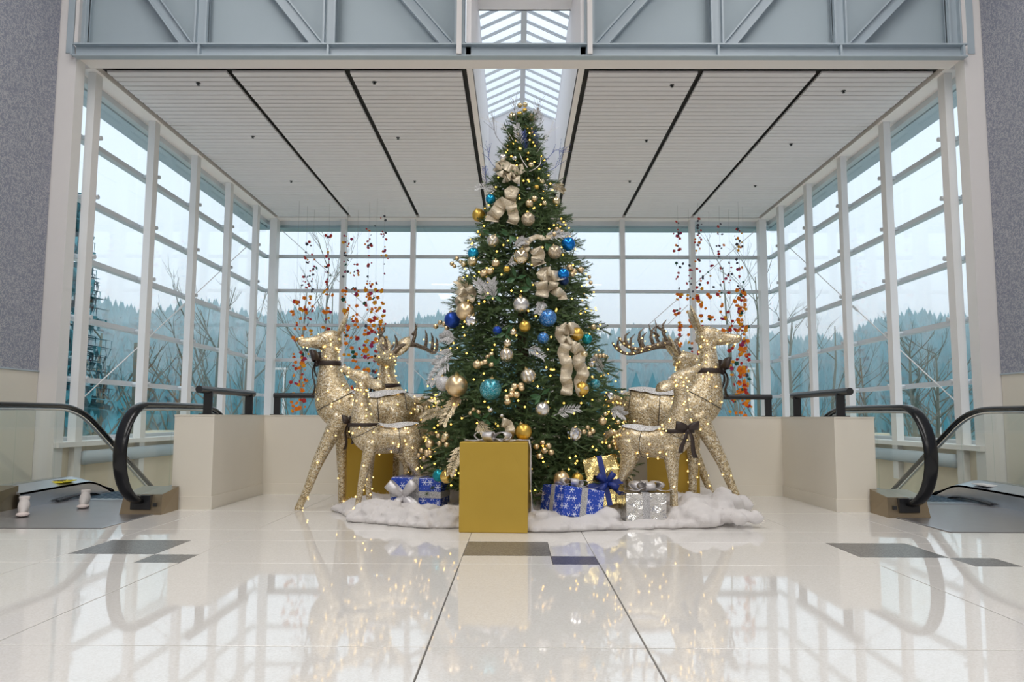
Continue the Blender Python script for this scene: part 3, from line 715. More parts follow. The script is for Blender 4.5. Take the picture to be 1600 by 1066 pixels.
for k in range(NBO):
    # more boughs low down, where the tree is wide
    f=(k+.5)/NBO; z=.34+3.34*f**1.3
    ang+=2.39996; rad=TR(z)*rt_.uniform(.9,1.08)+.02
    nm='long' if rad>.72 else ('mid' if rad>.42 else 'short')
    v,L=vars_[nm][k%3]; tilt=rt_.uniform(-.30,.02)+(.9 if z>3.35 else .25 if z>2.9 else 0)
    sc_=rad/L/max(.72,math.cos(tilt)); z0=z+ (rad*.10) 
    rot=Matrix.Rotation(ang,3,'Z')@Matrix.Rotation(-tilt,3,'Y')@Matrix.Rotation(rt_.uniform(-.5,.5),3,'X')
    kw=dict(loc=(0,0,z0),rot=rot.to_euler(),scale=(sc_,max(sc_,.85),max(sc_,.85)))
    if v.name not in first:
        first[v.name]=1; v.location=kw['loc']; v.rotation_euler=kw['rot']; v.scale=kw['scale']
    else: link_copy(v,tree,**kw)
# dense inner greenery behind the boughs, loose tufts
mb=MB(); rr=random.Random(2)
for k in range(15000):
    z=.22+3.35*rr.random()**1.5; an=rr.uniform(0,6.28); q=TR(z)*rr.uniform(.35,.9); p=Vector((TX+q*math.cos(an),TY+q*math.sin(an),z)); d=Vector((math.cos(an)+rr.uniform(-.9,.9),math.sin(an)+rr.uniform(-.9,.9),rr.uniform(-.6,.7))).normalized(); s_=d.orthogonal().normalized()*.012; ln=rr.uniform(.06,.13)
    mb.add([p-s_,p+s_,p+d*ln],[(0,1,2)])
o=mb.build('inner_foliage',M['needle'],tree); o['kind']='stuff'
b=NB('warm fairy light'); b.set(Base_Color=(1,.8,.4),Emission_Color=(1,.55,.08),Emission_Strength=3.6); M['led']=b.mat
b=NB('warm deer light'); b.set(Base_Color=(1,.85,.5),Emission_Color=(1,.66,.20),Emission_Strength=3.2); M['led2']=b.mat
mb=MB()
for k in range(640):
    z=.24+3.33*rr.random()**1.35; an=rr.uniform(0,6.28); q=TR(z)*rr.uniform(.86,1.03); mb.octa((TX+q*math.cos(an),TY+q*math.sin(an),z),.0095)
o=mb.build('fairy_lights',M['led'],tree,label='warm white fairy lights'); o['kind']='stuff'
# ------------------------------------------------------------------ ornament materials
def glit(name,c,c2,rough=.3,metal=.8,scale=380,em=None):
    b=NB(name); v=b.n('TexVoronoi'); v.inputs['Scale'].default_value=scale; b.l(b.pos(),v.inputs['Vector']); sp=b.n('SeparateColor'); b.l(v.outputs['Color'],sp.inputs[0])
    f=b.ramp(sp.outputs[0],[(0,tuple(x*.45 for x in c)),(.5,c),(.86,c2),(1,(1,1,1))])
    b.set(Base_Color=f,Roughness=rough,Metallic=metal); b.bump(sp.outputs[1],.9,.004); return b.mat
def sat(name,c,rough,metal=.9): return plain(name,c,rough,metal,var=.04,scale=9)
O={'gold':sat('matte gold',(.72,.47,.10),.36),'goldm':sat('mirror gold',(.85,.60,.18),.1,1),'cham':sat('champagne satin',(.80,.62,.38),.3),'chams':sat('champagne mirror',(.82,.70,.50),.08,1),
 'chamg':glit('champagne glitter',(.62,.47,.30),(.95,.85,.65)),'pale':sat('pale gold',(.80,.68,.42),.25),
 'blue':sat('bright blue',(.01,.22,.72),.12,.75),'blueg':glit('blue glitter',(.01,.16,.62),(.15,.55,1)),'deep':sat('deep blue satin',(.012,.06,.36),.35,.6),'navy':sat('navy',(.01,.035,.12),.35,.5),
 'teal':glit('teal glitter',(.01,.30,.40),(.2,.75,.85)),'teals':sat('teal satin',(.01,.28,.34),.25,.6),'cyan':sat('sky blue shiny',(.02,.36,.62),.15,.7),
 'silv':sat('silver satin',(.80,.78,.74),.25),'silvs':sat('silver mirror',(.88,.88,.88),.06,1),'white':glit('white glitter',(.70,.70,.72),(.95,.95,.97),.4,.4)}
b=NB('striped silver'); tcn=b.obj(); sp=b.n('SeparateXYZ'); b.l(tcn,sp.inputs[0]); an=b.math('ARCTAN2',sp.outputs[1],sp.outputs[0]); wv=b.math('SINE',b.math('MULTIPLY',an,11.0)); wf=b.math('GREATER_THAN',wv,.1)
b.set(Base_Color=b.mix(wf,(.80,.77,.70),(.55,.47,.34)),Roughness=b.math('ADD',b.math('MULTIPLY',wf,.35),.12),Metallic=.9); O['strip']=b.mat
M['cap']=sat('ornament cap',(.75,.6,.3),.25,1)
# a ball of radius 1 with a separate cap and hanging loop
ballmesh={}
cap0=None
def ball(P,r,mk,label,group='baubles on the tree',cap=True,name='bauble'):
    global cap0
    if mk not in ballmesh:
        mb=MB()
        if mk in('silvs','chams'):   # fluted faces
            prof=[(math.cos(-math.pi/2+math.pi*i/12),math.sin(-math.pi/2+math.pi*i/12)) for i in range(13)]
            k=20; vs=[];fs=[]
            for (q,z) in prof:
                for j in range(k): an=2*math.pi*j/k; g=q*(1.0 if j%2 else .9)+1e-4; vs.append((g*math.cos(an),g*math.sin(an),z))
            for i in range(12):
                for j in range(k): fs.append((i*k+j,i*k+(j+1)%k,(i+1)*k+(j+1)%k,(i+1)*k+j))
            mb.add(vs,fs)
        else: mb.sphere((0,0,0),1,22,14)
        o=mb.build(name,O[mk],local=True,smooth=mk not in('silvs',)); ballmesh[mk]=o
        o.location=P; o.scale=(r,)*3
    else:
        o=ballmesh[mk].copy(); col.objects.link(o); o.location=P; o.scale=(r,)*3
        for k_ in ('label','category','group'):
            if k_ in o: del o[k_]
    o.name=name; o.rotation_euler=(rb.uniform(-.35,.35),rb.uniform(-.35,.35),rb.uniform(0,6))
    tag(o,label,'bauble',group)
    if cap:
        if cap0 is None:
            mb=MB(); mb.lathe([(.22,.93),(.22,1.1),(.05,1.13),(0,1.13)],10)
            mb.tube([(.10*math.cos(a*.7),0,1.2+.11*math.sin(a*.7)) for a in range(10)],.025,5); cap0=mb.build('cap',M['cap'],o,local=True,label='gold cap'); 
        else: link_copy(cap0,o)
    return o
rb=random.Random(4)
BA=[ # px, py, radius px, finish, label
(812,165,4.2,'pale','small pale gold ball, left one of the topmost pair on the tree'),(820.5,164,4.2,'pale','small pale gold ball, right one of the topmost pair on the tree'),
(820,173,4,'gold','tiny gold ball just below the top pair'),(812,179,5,'gold','small gold ball between the cream ball and the treetop'),(801,183,6.5,'pale','cream gold ball left below the treetop'),(830,184,6.5,'cham','champagne ball right below the treetop'),
(786,247,6.5,'silv','silver ball on the upper left, above the top ribbon bow'),(804,248,4,'silvs','tiny silver ball right of the upper silver ball'),
(830,258,4.5,'pale','small champagne ball under the white antler twig'),(846.6,284,4.5,'pale','small pale ball right of the top ribbon bow'),(838.5,293,4,'gold','tiny gold ball below the small pale ball near the top'),(835,311,5,'cham','small champagne ball right of the upper ribbon tails, upper of a pair'),(827,318.5,6.2,'cham','champagne ball right of the upper ribbon tails, lower of a pair'),(850.6,318,4.2,'pale','tiny champagne ball between the ribbon tails and the right edge'),(869,315,6.5,'pale','cream ball at the right edge level with the upper ribbon tails'),
(766.4,311.7,8,'cyan','sky blue ball left of the upper ribbon tails'),(748,337,10.5,'gold','matte gold ball sticking out at the upper left edge'),(825,343.5,10.8,'chamg','champagne glitter ball just below the upper ribbon tails'),
(770,377,10,'strip','striped silver ornament below the matte gold edge ball'),(887.8,382,11.2,'blue','bright blue ball sticking out at the upper right edge'),(866.7,394.7,11,'chamg','champagne glitter ball left of the bright blue edge ball'),
(739.5,396,9,'cyan','bright blue ball at the left edge above a pale gold ball'),(738.5,409,8,'pale','pale gold ball at the left edge under a blue ball'),(814,402.4,13.5,'chams','large clear champagne fluted ball in the upper middle'),
(774.7,412,6.5,'cham','gold ball in a loose row left of the clear champagne ball, topmost'),(766,424,6,'cham','gold ball in a loose row left of the clear champagne ball, second'),(756,428,6.5,'cham','gold ball in a loose row left of the clear champagne ball, lowest'),(792,421,5.5,'gold','small gold ball under the clear champagne ball'),
(725,413,5,'pale','small pale ball at the left edge below the blue and pale pair'),
(880,429,9.5,'blue','blue ball partly behind the right ribbon knot'),(881,439,8,'navy','navy ball under the blue ball by the right ribbon knot'),
(814.4,476.7,13.2,'silv','silver satin ball in the middle of the tree'),(727,487,15,'cham','large glossy champagne ball at the left edge mid height'),(707,500.6,12.8,'deep','deep blue ball at the left edge beside the large champagne ball'),
(737,502,10,'silvs','fluted silver ornament below the large champagne ball'),(855.7,497.4,14,'blueg','large bright blue glitter ball right of the silver satin ball'),(777,516.7,7,'deep','small deep blue ball left of centre at mid height'),(820,510.6,9.2,'gold','gold ball below the silver satin ball'),
(848.6,528.4,9,'blueg','smaller blue glitter ball below the large blue glitter ball'),(901.3,522.4,10.5,'gold','gold ball at the top right of the hanging ribbon tails'),(917,530,8.5,'teals','dark teal ball at the right edge beside a gold ball'),
(793,536.6,7,'chams','small mirror champagne ball above the striped silver ball'),(802,519.5,6,'chams','small clear ball left of the central gold ball'),(791.5,555,11,'strip','striped silver ball left of centre'),
(746,570,7,'cham','champagne ball beside a small gold cluster left of centre'),(912.7,554,5.5,'pale','small champagne ball right of the hanging ribbon tails'),(825.4,588,12,'strip','striped silver ball right below the centre of the tree'),
(923,569,5,'silvs','small silver ball right of the hanging ribbon tails'),(692.8,599.7,12,'white','white glitter ball at the left edge beside the big gold ball'),(713.8,603.3,17.5,'cham','biggest champagne gold ball low at the left'),(766.6,608.6,17,'teal','big teal glitter ball low left of centre'),
(929.5,600,8,'teal','teal glitter ball at the lower right edge'),(909,608,11,'gold','gold ball under the ends of the hanging ribbon tails'),(847.5,639.7,11.2,'silv','pearl silver ball low right of centre'),(952,619,6.5,'silvs','clear silver ball at the lower right edge'),
(941,658,6.5,'cham','gold ball low at the right edge'),(945.5,647,3.6,'pale','tiny gold ball above the low right gold ball'),(965.5,659.6,4,'pale','tiny gold ball outermost at the low right edge'),(896.7,678,11.5,'silvs','fluted silver mirror ball low at the right'),
(766.5,641,4,'silv','tiny silver ball below the big teal ball'),(818,675,13,'gold','dark gold ball above the right corner of the gold box'),(672,694,7,'cham','gold ball low at the left edge above the blue gift'),(697,682,6,'pale','pale ball right of the low left gold ball'),
(877,749,13,'cham','dim champagne ball near the floor above the tilted blue gift'),(902,748,9,'gold','dim gold ball near the floor left of the gold foil gift'),(698,745,10.5,'goldm','shiny gold ball near the floor above the left blue gift'),(686,743,10,'teals','dark teal ball near the floor left of the shiny gold ball'),
(927,511,4.5,'cham','small champagne ball at the right edge above the dark teal ball'),(654,642,4.2,'pale','small gold ball at the far left low edge'),(667,637,3.6,'pale','tiny gold ball near the far left low edge'),(784,650,3.2,'silv','tiny silver ball under the teal ball, right one'),(757,713,5,'pale','small pale ball left of the gold box top'),
]
for px,py,r,mk,lb in BA:
    P=on_tree(px,py,.03); rr_=r*P.y/F; P=P-Vector((0,1,0))*rr_*.25
    ball(P,rr_,mk,lb,cap=r>=6)
# clusters of little gold balls on wires
CL=[(762,562,[(0,-4),(6,-8),(-4,4),(6,8),(-9,6)],4.3,'small gold ball cluster left of centre below the striped silver ball'),
(806,613,[(8,-10),(-2,-9),(-6,-3),(1,4),(-7,4),(-14,8),(-13,15),(9,-6)],5.2,'gold ball cluster between the big teal ball and the lower striped ball'),
(898,421,[(-8,-3),(-1,3),(9,1),(-4,8)],5,'gold ball cluster at the right edge below the bright blue ball'),(921,438,[(0,-5),(2,4)],3.3,'pair of tiny gold balls out at the right edge'),
(938,556,[(-7,0),(-1,0),(5,0),(9,2)],3.8,'row of tiny gold balls at the right edge mid height'),(849,699,[(-1,-7),(-11,-1),(8,-2),(-6,14),(2,5),(12,8)],5,'gold ball cluster right of the gold box top'),
(690,697,[(-5,-16),(-3,-4),(4,-10),(8,-2),(-18,10),(-22,12)],4.6,'gold ball cluster low at the left above the blue gift'),(659,712,[(-4,0),(4,4),(0,-8),(8,-6)],4,'gold ball cluster at the lowest left edge'),
(681,510,[(0,0),(7,-6),(14,-4),(17,3)],4,'tiny gold balls out at the left edge beside the antler'),(706,412,[(0,0),(8,-8),(14,-3),(4,4)],3.4,'tiny gold balls out at the left edge below the blue ball'),(918,668,[(0,0),(8,6),(3,10),(-6,7)],4,'small gold ball cluster low at the right'),(958,690,[(0,0),(-6,8),(4,10),(8,2)],3.8,'small gold ball cluster lowest at the right edge'),
(740,640,[(0,0),(8,4),(-5,6)],3.4,'tiny pale ball cluster under the biggest champagne ball'),(870,358,[(0,0),(7,4),(-4,8)],3.6,'tiny gold ball cluster at the upper right edge')]
for cx_,cy_,pts,r,lb in CL:
    P0=on_tree(cx_,cy_,-.04); rt=thing('gold_ball_cluster',lb,'ball cluster',P0,group='small gold ball clusters on the tree')
    b0=None; st_=MB()
    for dx,dy in pts:
        P=on_tree(cx_+dx,cy_+dy,.03); rr_=r*P.y/F*rb.uniform(.85,1.1); st_.tube([P0,P0.lerp(P,.5)+Vector((0,-.01,.012)),P],.0018,4)
        if b0 is None:
            mb=MB(); mb.sphere((0,0,0),1,12,8); b0=mb.build('ball',O['cham'],rt,local=True,smooth=True); b0.location=P-P0; b0.scale=(rr_,)*3
        else: link_copy(b0,rt,loc=P-P0,scale=(rr_,)*3)
    st_.build('wire',M['cap'],rt)
# ------------------------------------------------------------------ ribbons
b=NB('champagne woven ribbon'); wf=b.n('TexWave'); wf.inputs['Scale'].default_value=60; b.l(b.pos(),wf.inputs['Vector']); f=b.voro(420,vec=b.pos(),out='Color'); sp=b.n('SeparateColor'); b.l(f,sp.inputs[0])
b.set(Base_Color=b.mix(sp.outputs[0],(.50,.41,.28),(.86,.78,.62)),Roughness=.42,Metallic=.35,Transmission_Weight=0.0); M['ribbon']=b.mat
b=NB('silver tulle'); f=b.noise(60,4,b.pos()); b.set(Base_Color=b.mix(f,(.55,.53,.55),(.85,.84,.85)),Roughness=.4,Metallic=.4); M['tulle']=b.mat
M['blueribbon']=plain('royal blue ribbon',(.008,.03,.22),.45,var=.2,scale=40); M['brownbow']=plain('dark brown bow cloth',(.035,.022,.018),.45,var=.3,scale=30)
def ribbon_px(pieces,label,mat='ribbon',group=None,name='ribbon'):
    rt=None
    for pts,wd in pieces:
        c=[]; pts=cr([tuple(map(float,p)) for p in pts],5)
        Pc=[on_tree(px,py,.05+.035*math.sin(i*.9)) for i,(px,py) in enumerate(pts)]
        L=[];Rr=[]
        for i,P in enumerate(Pc):
            t=(Pc[min(i+1,len(Pc)-1)]-Pc[max(i-1,0)]).normalized(); n_=Vector((0,-1,0)); s_=t.cross(n_).normalized()*wd*P.y/F/2*(1+.06*math.sin(i*1.7)); s_+=Vector((0,1,0))*wd*P.y/F*.12*math.sin(i*.8+1)
            L.append(P-s_);Rr.append(P+s_)
        if rt is None: rt=thing(name,label,'ribbon',Pc[0],group=group)
        mb=MB(); mb.strip(L,Rr,.0012); mb.build('ribbon_piece',M[mat],rt,smooth=True)
RG='champagne ribbons on the tree'
ribbon_px([([(776,262),(786,256),(797,262),(808,266),(818,262)],15),([(788,280),(800,276),(812,282)],13),([(780,268),(790,274),(803,272)],12)],'crumpled champagne ribbon bow near the top of the tree',group=RG)
ribbon_px([([(799,303),(798,315),(800,328),(803,340),(800,350)],17),([(794,312),(783,322),(774,334),(768,346)],22),([(790,305),(800,296),(808,302)],14)],'champagne ribbon with two wide tails below the top bow',group=RG)
ribbon_px([([(836,388),(842,398),(839,408),(844,414)],20)],'short champagne ribbon end right of the clear champagne ball',group=RG)
ribbon_px([([(846,428),(858,434),(868,430),(874,438)],17),([(845,440),(848,452),(846,464)],20),([(866,440),(864,452),(875,458),(880,468)],15),([(842,434),(850,424),(862,424)],14)],'champagne ribbon knot at the right above mid height',group=RG)
ribbon_px([([(886,536),(880,552),(886,570),(884,590),(887,604),(884,618)],18),([(896,540),(906,552),(904,568),(911,582),(906,598),(912,616)],19),([(876,508),(886,516),(896,512),(900,524)],18),([(876,512),(874,524),(882,534)],14),([(893,530),(884,536),(902,542)],14)],'long champagne ribbon with two hanging tails at the right',group=RG)
ribbon_px([([(716,452),(726,462),(718,472),(730,480)],16),([(732,448),(738,458),(734,470)],13)],'champagne ribbon curl above the large champagne ball',group=RG)
ribbon_px([([(784,660),(794,664),(797,676),(792,684)],15)],'short champagne ribbon end above the gold box',group=RG)
ribbon_px([([(826,376),(838,370),(850,372),(862,370)],8),([(826,376),(822,384),(826,392)],9)],'narrow champagne ribbon across the upper right of the tree',group=RG)
# ------------------------------------------------------------------ glitter sprays and twigs
M['frostspray']=glit('silver glitter spray',(.62,.62,.62),(.95,.95,.95),.4,.3); M['goldspray']=glit('gold glitter spray',(.58,.45,.26),(.9,.8,.55),.35,.6); M['bluespray']=glit('blue glitter twigs',(.015,.04,.30),(.12,.22,.7),.35,.4); M['whitetwig']=plain('white twig',(.80,.79,.76),.5); M['browntwig']=plain('grey brown twig',(.20,.17,.15),.7); M['leafgreen']=plain('broad green leaves',(.03,.10,.03),.4,var=.3)
def spray(a,b_,mat,label,wd=.05,n=26,lw=.006,off=.06,leaf=.05):
    if mat=='bluespray': lw=.0022; n=30; leaf=.05
    A=on_tree(*a,-.05); B=on_tree(*b_,off); rt=thing('glitter_spray',label,'spray',A,group='glitter sprays on the tree')
    mid=(A+B)/2+Vector((0,-.03,.02)); pts=[Vector(p) for p in cr([tuple(A),tuple(mid),tuple(B)],5)]
    st_=MB(); st_.tube(pts,.003,5); st_.build('stem',M[mat],rt); lf=MB()
    for k in range(n):
        t=.2+.8*k/n; i=min(int(t*(len(pts)-1)),len(pts)-2); p=pts[i].lerp(pts[i+1],t*(len(pts)-1)-i); d=(B-A).normalized(); s_=d.cross(Vector((0,-1,0))).normalized()*(1 if k%2 else -1); e=p+(d*.75+s_*rb.uniform(.5,1)+Vector((0,-rb.uniform(0,.5),0)))*leaf*(1.15-.6*t); m_=p.lerp(e,.55); q=(e-p).cross(Vector((0,-1,.3))).normalized()*lw
        lf.add([p,m_+q,e,m_-q],[(0,1,2,3)])
    lf.build('leaflets',M[mat],rt)
SP=[((815,235),(806,196),'frostspray','silver spray upright near the treetop',.006),((845,205),(838,172),'frostspray','silver spray right of the treetop',.005),((780,300),(744,295),'frostspray','silver spray reaching out at the upper left edge',.007),((760,292),(757,262),'bluespray','blue glitter twig at the upper left edge',.006),((842,250),(835,205),'bluespray','blue glitter twig right of the trunk near the top',.006),((822,245),(818,205),'bluespray','blue glitter twig in the middle near the top',.006),
((765,475),(745,440),'frostspray','silver fern spray at the left mid height',.009),((772,475),(768,438),'frostspray','silver fern spray left of the silver satin ball',.009),((800,388),(824,378),'frostspray','snowy spray above the clear champagne ball',.008),((845,372),(890,370),'frostspray','snowy spray reaching to the bright blue edge ball',.008),((790,415),(815,408),'frostspray','snowy spray around the clear champagne ball',.008),
((722,612),(692,662),'goldspray','gold leaf spray below the biggest champagne ball',.013),((726,690),(703,742),'goldspray','gold fern spray beside the gold box',.010),((715,545),(680,570),'frostspray','pale fluffy spray at the left edge below mid height',.011),((705,560),(672,600),'frostspray','pale fluffy spray at the left edge above the white glitter ball',.011),((715,530),(690,530),'frostspray','pale fluffy spray at the left edge under the deep blue ball',.011),
((740,470),(715,440),'goldspray','gold spray behind the champagne ribbon curl',.009),((850,470),(840,490),'frostspray','snowy spray under the right ribbon knot',.008),((820,545),(850,560),'frostspray','silver pine spray right of the striped silver ball',.004),((865,650),(905,640),'frostspray','silver pine spray at the lower right',.004),((945,585),(925,560),'frostspray','pale curled spray at the right edge by the teal ball',.005),((745,655),(765,690),'goldspray','gold spray left of the gold box bow',.009),((700,640),(660,655),'goldspray','gold leaf spray at the far left lower edge',.011),((860,290),(880,300),'goldspray','gold spray at the upper right edge',.008),((950,640),(975,650),'frostspray','pale spray at the right edge by the deer',.009)]
for a,b_,m_,lb,lw in SP: spray(a,b_,m_,lb,lw=lw,leaf=.075 if lw>.008 else .06,n=34)
TWG=[([(808,230),(785,195),(762,190)],'whitetwig','whitish twigs leaning left near the top'),([(812,215),(805,180),(802,155)],'browntwig','dark twig standing left of the treetop'),([(826,220),(838,180),(843,157)],'browntwig','dark twig standing right of the treetop'),([(800,240),(775,212),(772,182)],'browntwig','thin twig fanning out upper left'),([(838,240),(856,212),(862,196)],'whitetwig','white twig fanning out upper right'),([(845,260),(868,235),(880,240)],'bluespray','blue twig fanning out at the upper right edge'),([(850,270),(872,258),(874,235)],'bluespray','blue twig standing at the upper right edge'),([(780,270),(764,248),(766,232)],'bluespray','blue twigs standing at the upper left edge'),([(812,262),(826,268),(843,258),(845,246)],'whitetwig','white curved antler twig near the top'),([(824,262),(816,250),(812,240)],'whitetwig','white short antler twig near the top')]
for pts,m_,lb in TWG:
    P=[on_tree(*pts[0],-.02)]; Y0=P[0].y
    for q in pts[1:]: P.append(at(*q,Y0))
    rt=thing('twig_spray',lb,'twigs',P[0],group='twigs at the treetop'); mb=MB(); c=[Vector(p) for p in cr([tuple(p) for p in P],4)]; n=len(c); th=.005 if 'antler' in lb else .0028
    mb.tube(c,[th*(1-.5*i/n) for i in range(n)],6); mb.build('stem',M[m_],rt)
    if 'antler' not in lb:
        mb=MB()
        for k in range(9):
            i=rb.randrange(n//3,n-1); p=c[i]; d=(c[-1]-c[0]).normalized(); e=p+(d+Vector((rb.uniform(-.7,.7),rb.uniform(-.5,.5),rb.uniform(-.3,.5)))).normalized()*rb.uniform(.06,.15); mb.tube([p,e],[.002,.0009],4)
            if m_!='browntwig':
                for u in range(3): mb.octa(p.lerp(e,.4+.3*u),.004)
        mb.build('side_twigs',M[m_],rt)
LV=[(797,368,'left above the clear champagne ball'),(768,366,'above the striped silver ornament'),(806,435,'below the clear champagne ball'),(830,450,'left of the right ribbon knot'),(790,522,'left of the central gold ball'),(772,462,'beside the silver fern sprays'),(845,618,'above the pearl silver ball'),(752,655,'below the big teal ball'),(852,380,'left of the bright blue edge ball'),(772,572,'below the striped silver ball left of centre')]
for i,(px,py,wh) in enumerate(LV):
    P=on_tree(px,py,.0); o=thing('leaf_sprig','broad green leaf sprig on the tree, '+wh,'leaves',P,group='broad leaf sprigs on the tree')
    for k in range(4):
        an=rb.uniform(0,6.28); d=Vector((math.cos(an),-.6,math.sin(an))).normalized(); s_=d.cross(Vector((0,-1,0))).normalized()*.018; mb=MB(); L_=.11
        mb.add([P,P+d*L_*.5+s_,P+d*L_,P+d*L_*.5-s_,P+d*L_*.5+Vector((0,.006,0))],[(0,1,4),(1,2,4),(2,3,4),(3,0,4)]); mb.build('leaf',M['leafgreen'],o)

# ------------------------------------------------------------------ light-up deer of glittering mesh on wire frames
b=NB('champagne glitter mesh'); p=b.obj(); v=b.n('TexVoronoi'); v.inputs['Scale'].default_value=115; b.l(p,v.inputs['Vector']); sp=b.n('SeparateColor'); b.l(v.outputs['Color'],sp.inputs[0])
n1=b.noise(7,3,p); f=b.ramp(sp.outputs[0],[(0,(.20,.14,.07)),(.35,(.60,.46,.26)),(.7,(.82,.69,.44)),(.88,(1,.94,.78)),(1,(1,1,.96))])  # white cells paint the sparkle, brighter warm tones the fairy lights' glow
b.set(Base_Color=b.mix(b.math('MULTIPLY',n1,.35),f,(.55,.43,.25)),Roughness=.36,Metallic=.45); b.bump(sp.outputs[1],1.0,.008); M['deer']=b.mat
b=NB('dark glitter antler'); p=b.obj(); v=b.n('TexVoronoi'); v.inputs['Scale'].default_value=170; b.l(p,v.inputs['Vector']); sp=b.n('SeparateColor'); b.l(v.outputs['Color'],sp.inputs[0])
b.set(Base_Color=b.ramp(sp.outputs[0],[(0,(.05,.035,.025)),(.6,(.20,.15,.11)),(1,(.6,.5,.38))]),Roughness=.35,Metallic=.4); b.bump(sp.outputs[1],.8,.006); M['antler']=b.mat
M['snowfelt']=glit('white glitter felt',(.80,.80,.80),(.95,.95,.95),.6,.0,200)
M['wire']=plain('dark wire',(.06,.05,.04),.5)
def loft(mb,pts,m=4,n=16):
    q=cr(pts,m); mb.tube([(a,y,z) for a,y,z,_,_ in q],[(rb_,ra_) for _,_,_,ra_,rb_ in q],n,side=(0,1,0))
    return q
def deer(P,rz,sc_,label,group,antlers=False,hpitch=0.0,hyaw=0.0,ears='up',bow='back',splay=.33,seed=1,neck=1.0,bowz=1.26,bowside=1,near=-1):
    rr=random.Random(seed); rt=thing('light_up_deer',label,'deer decoration',P,(0,0,rz),group=group); rt.scale=(sc_,)*3
    LED=[]
    # trunk and neck: one body from rump to the top of the neck
    B=[(-.68,0,.93,.03,.03),(-.66,0,.93,.09,.08),(-.58,0,.92,.155,.13),(-.42,0,.90,.185,.165),(-.2,0,.885,.175,.165),(-.02,0,.90,.195,.17),(.075,0,.99,.195,.16),(.115,0,1.13,.15,.125),(.135,0,1.28,.105,.092),(.14,0,1.40,.082,.075),(.13,0,1.50,.078,.07),(.12,0,1.55,.06,.06),(.12,0,1.565,.01,.01)]
    if neck!=1: B=[(a,y,z if z<1.0 else 1.0+(z-1.0)*neck,ra,rb2) for a,y,z,ra,rb2 in B]
    mb=MB(); q=loft(mb,B); mb.build('body',M['deer'],rt,local=True,smooth=True)
    ztop=B[-2][2]; H=Matrix.Translation((.12,0,ztop-.0))@Matrix.Rotation(hyaw,4,'Z')@Matrix.Rotation(-hpitch,4,'Y')
    mb=MB(); hp=[(-.085,0,.0,.02,.02),(-.075,0,.0,.06,.055),(-.02,0,.012,.095,.082),(.06,0,.008,.088,.072),(.15,0,-.008,.062,.052),(.23,0,-.012,.047,.042),(.29,0,-.012,.038,.036),(.315,0,-.012,.02,.02)]
    qh=loft(mb,hp); mb.build('head',M['deer'],rt,local=True,smooth=True,M=H)
    mb=MB(); mb.sphere((.312,0,-.0),.018,8,5,(.6,1,.8)); mb.build('nose',M['brownbow'],rt,local=True,smooth=True,M=H)
    for s_ in (-1,1):
        # ears: cupped leaf
        if ears=='up': base=Vector((-.05,.05*s_,.06)); d=Vector((-.35,.45*s_,.85)).normalized()
        else: base=Vector((-.06,.06*s_,.03)); d=Vector((-.75,.62*s_,.12)).normalized()
        mb=MB(); sd=d.cross(Vector((1,0,.2))).normalized(); pts=[base+d*t*.26 for t in (0,.15,.4,.65,.85,1)]
        mb.tube(pts,[(.024,.016),(.058,.022),(.084,.026),(.076,.024),(.045,.016),(.006,.004)],10,side=sd); mb.build('ear',M['deer'],rt,local=True,smooth=True,M=H)
        if antlers:
            mb=MB(); A=[Vector(v_) for v_ in ((-.03,.04*s_,.08),(-.06,.09*s_,.15),(-.16,.19*s_,.19),(-.32,.27*s_,.17),(-.48,.30*s_,.15),(-.60,.29*s_,.20),(-.66,.26*s_,.29))]
            c=[Vector(v_) for v_ in cr([tuple(a) for a in A],4)]; n=len(c); mb.tube(c,[.028*(1-.7*i/n)+.004 for i in range(n)],8)
            for t,dv,ln in ((.10,(.30,.05,1),.16),(.34,(-.05,.1,1),.24),(.50,(.12,.05,1),.20),(.66,(.08,0,1),.21),(.82,(.02,0,1),.15)):
                i=int(t*(n-1)); d=Vector((dv[0],dv[1]*s_,dv[2])).normalized(); p0=c[i]; mb.tube([p0,p0+d*ln*.45+Vector((-.03,0,0)),p0+d*ln*.8+Vector((-.02,0,0)),p0+d*ln+Vector((.025,0,0))],[.02,.018,.012,.003],7)
                LED.append(H@(p0+d*ln*.5+Vector((0,-.02,0))))
            mb.tube([c[int(.34*n)]+Vector((0,0,.11)),c[int(.34*n)]+Vector((-.09,0,.18)),c[int(.34*n)]+Vector((-.10,0,.25))],[.016,.012,.003],7)
            for i in range(1,n,2): LED.append(H@(c[i]+Vector((0,-.024,0))))
            mb.build('antler',M['antler'],rt,local=True,smooth=True,M=H)
    # tail
    mb=MB(); mb.tube([(-.66,0,.99),(-.73,0,1.0),(-.80,0,.95),(-.83,0,.87)],[.03,.045,.04,.008],8); mb.build('tail',M['deer'],rt,local=True,smooth=True)
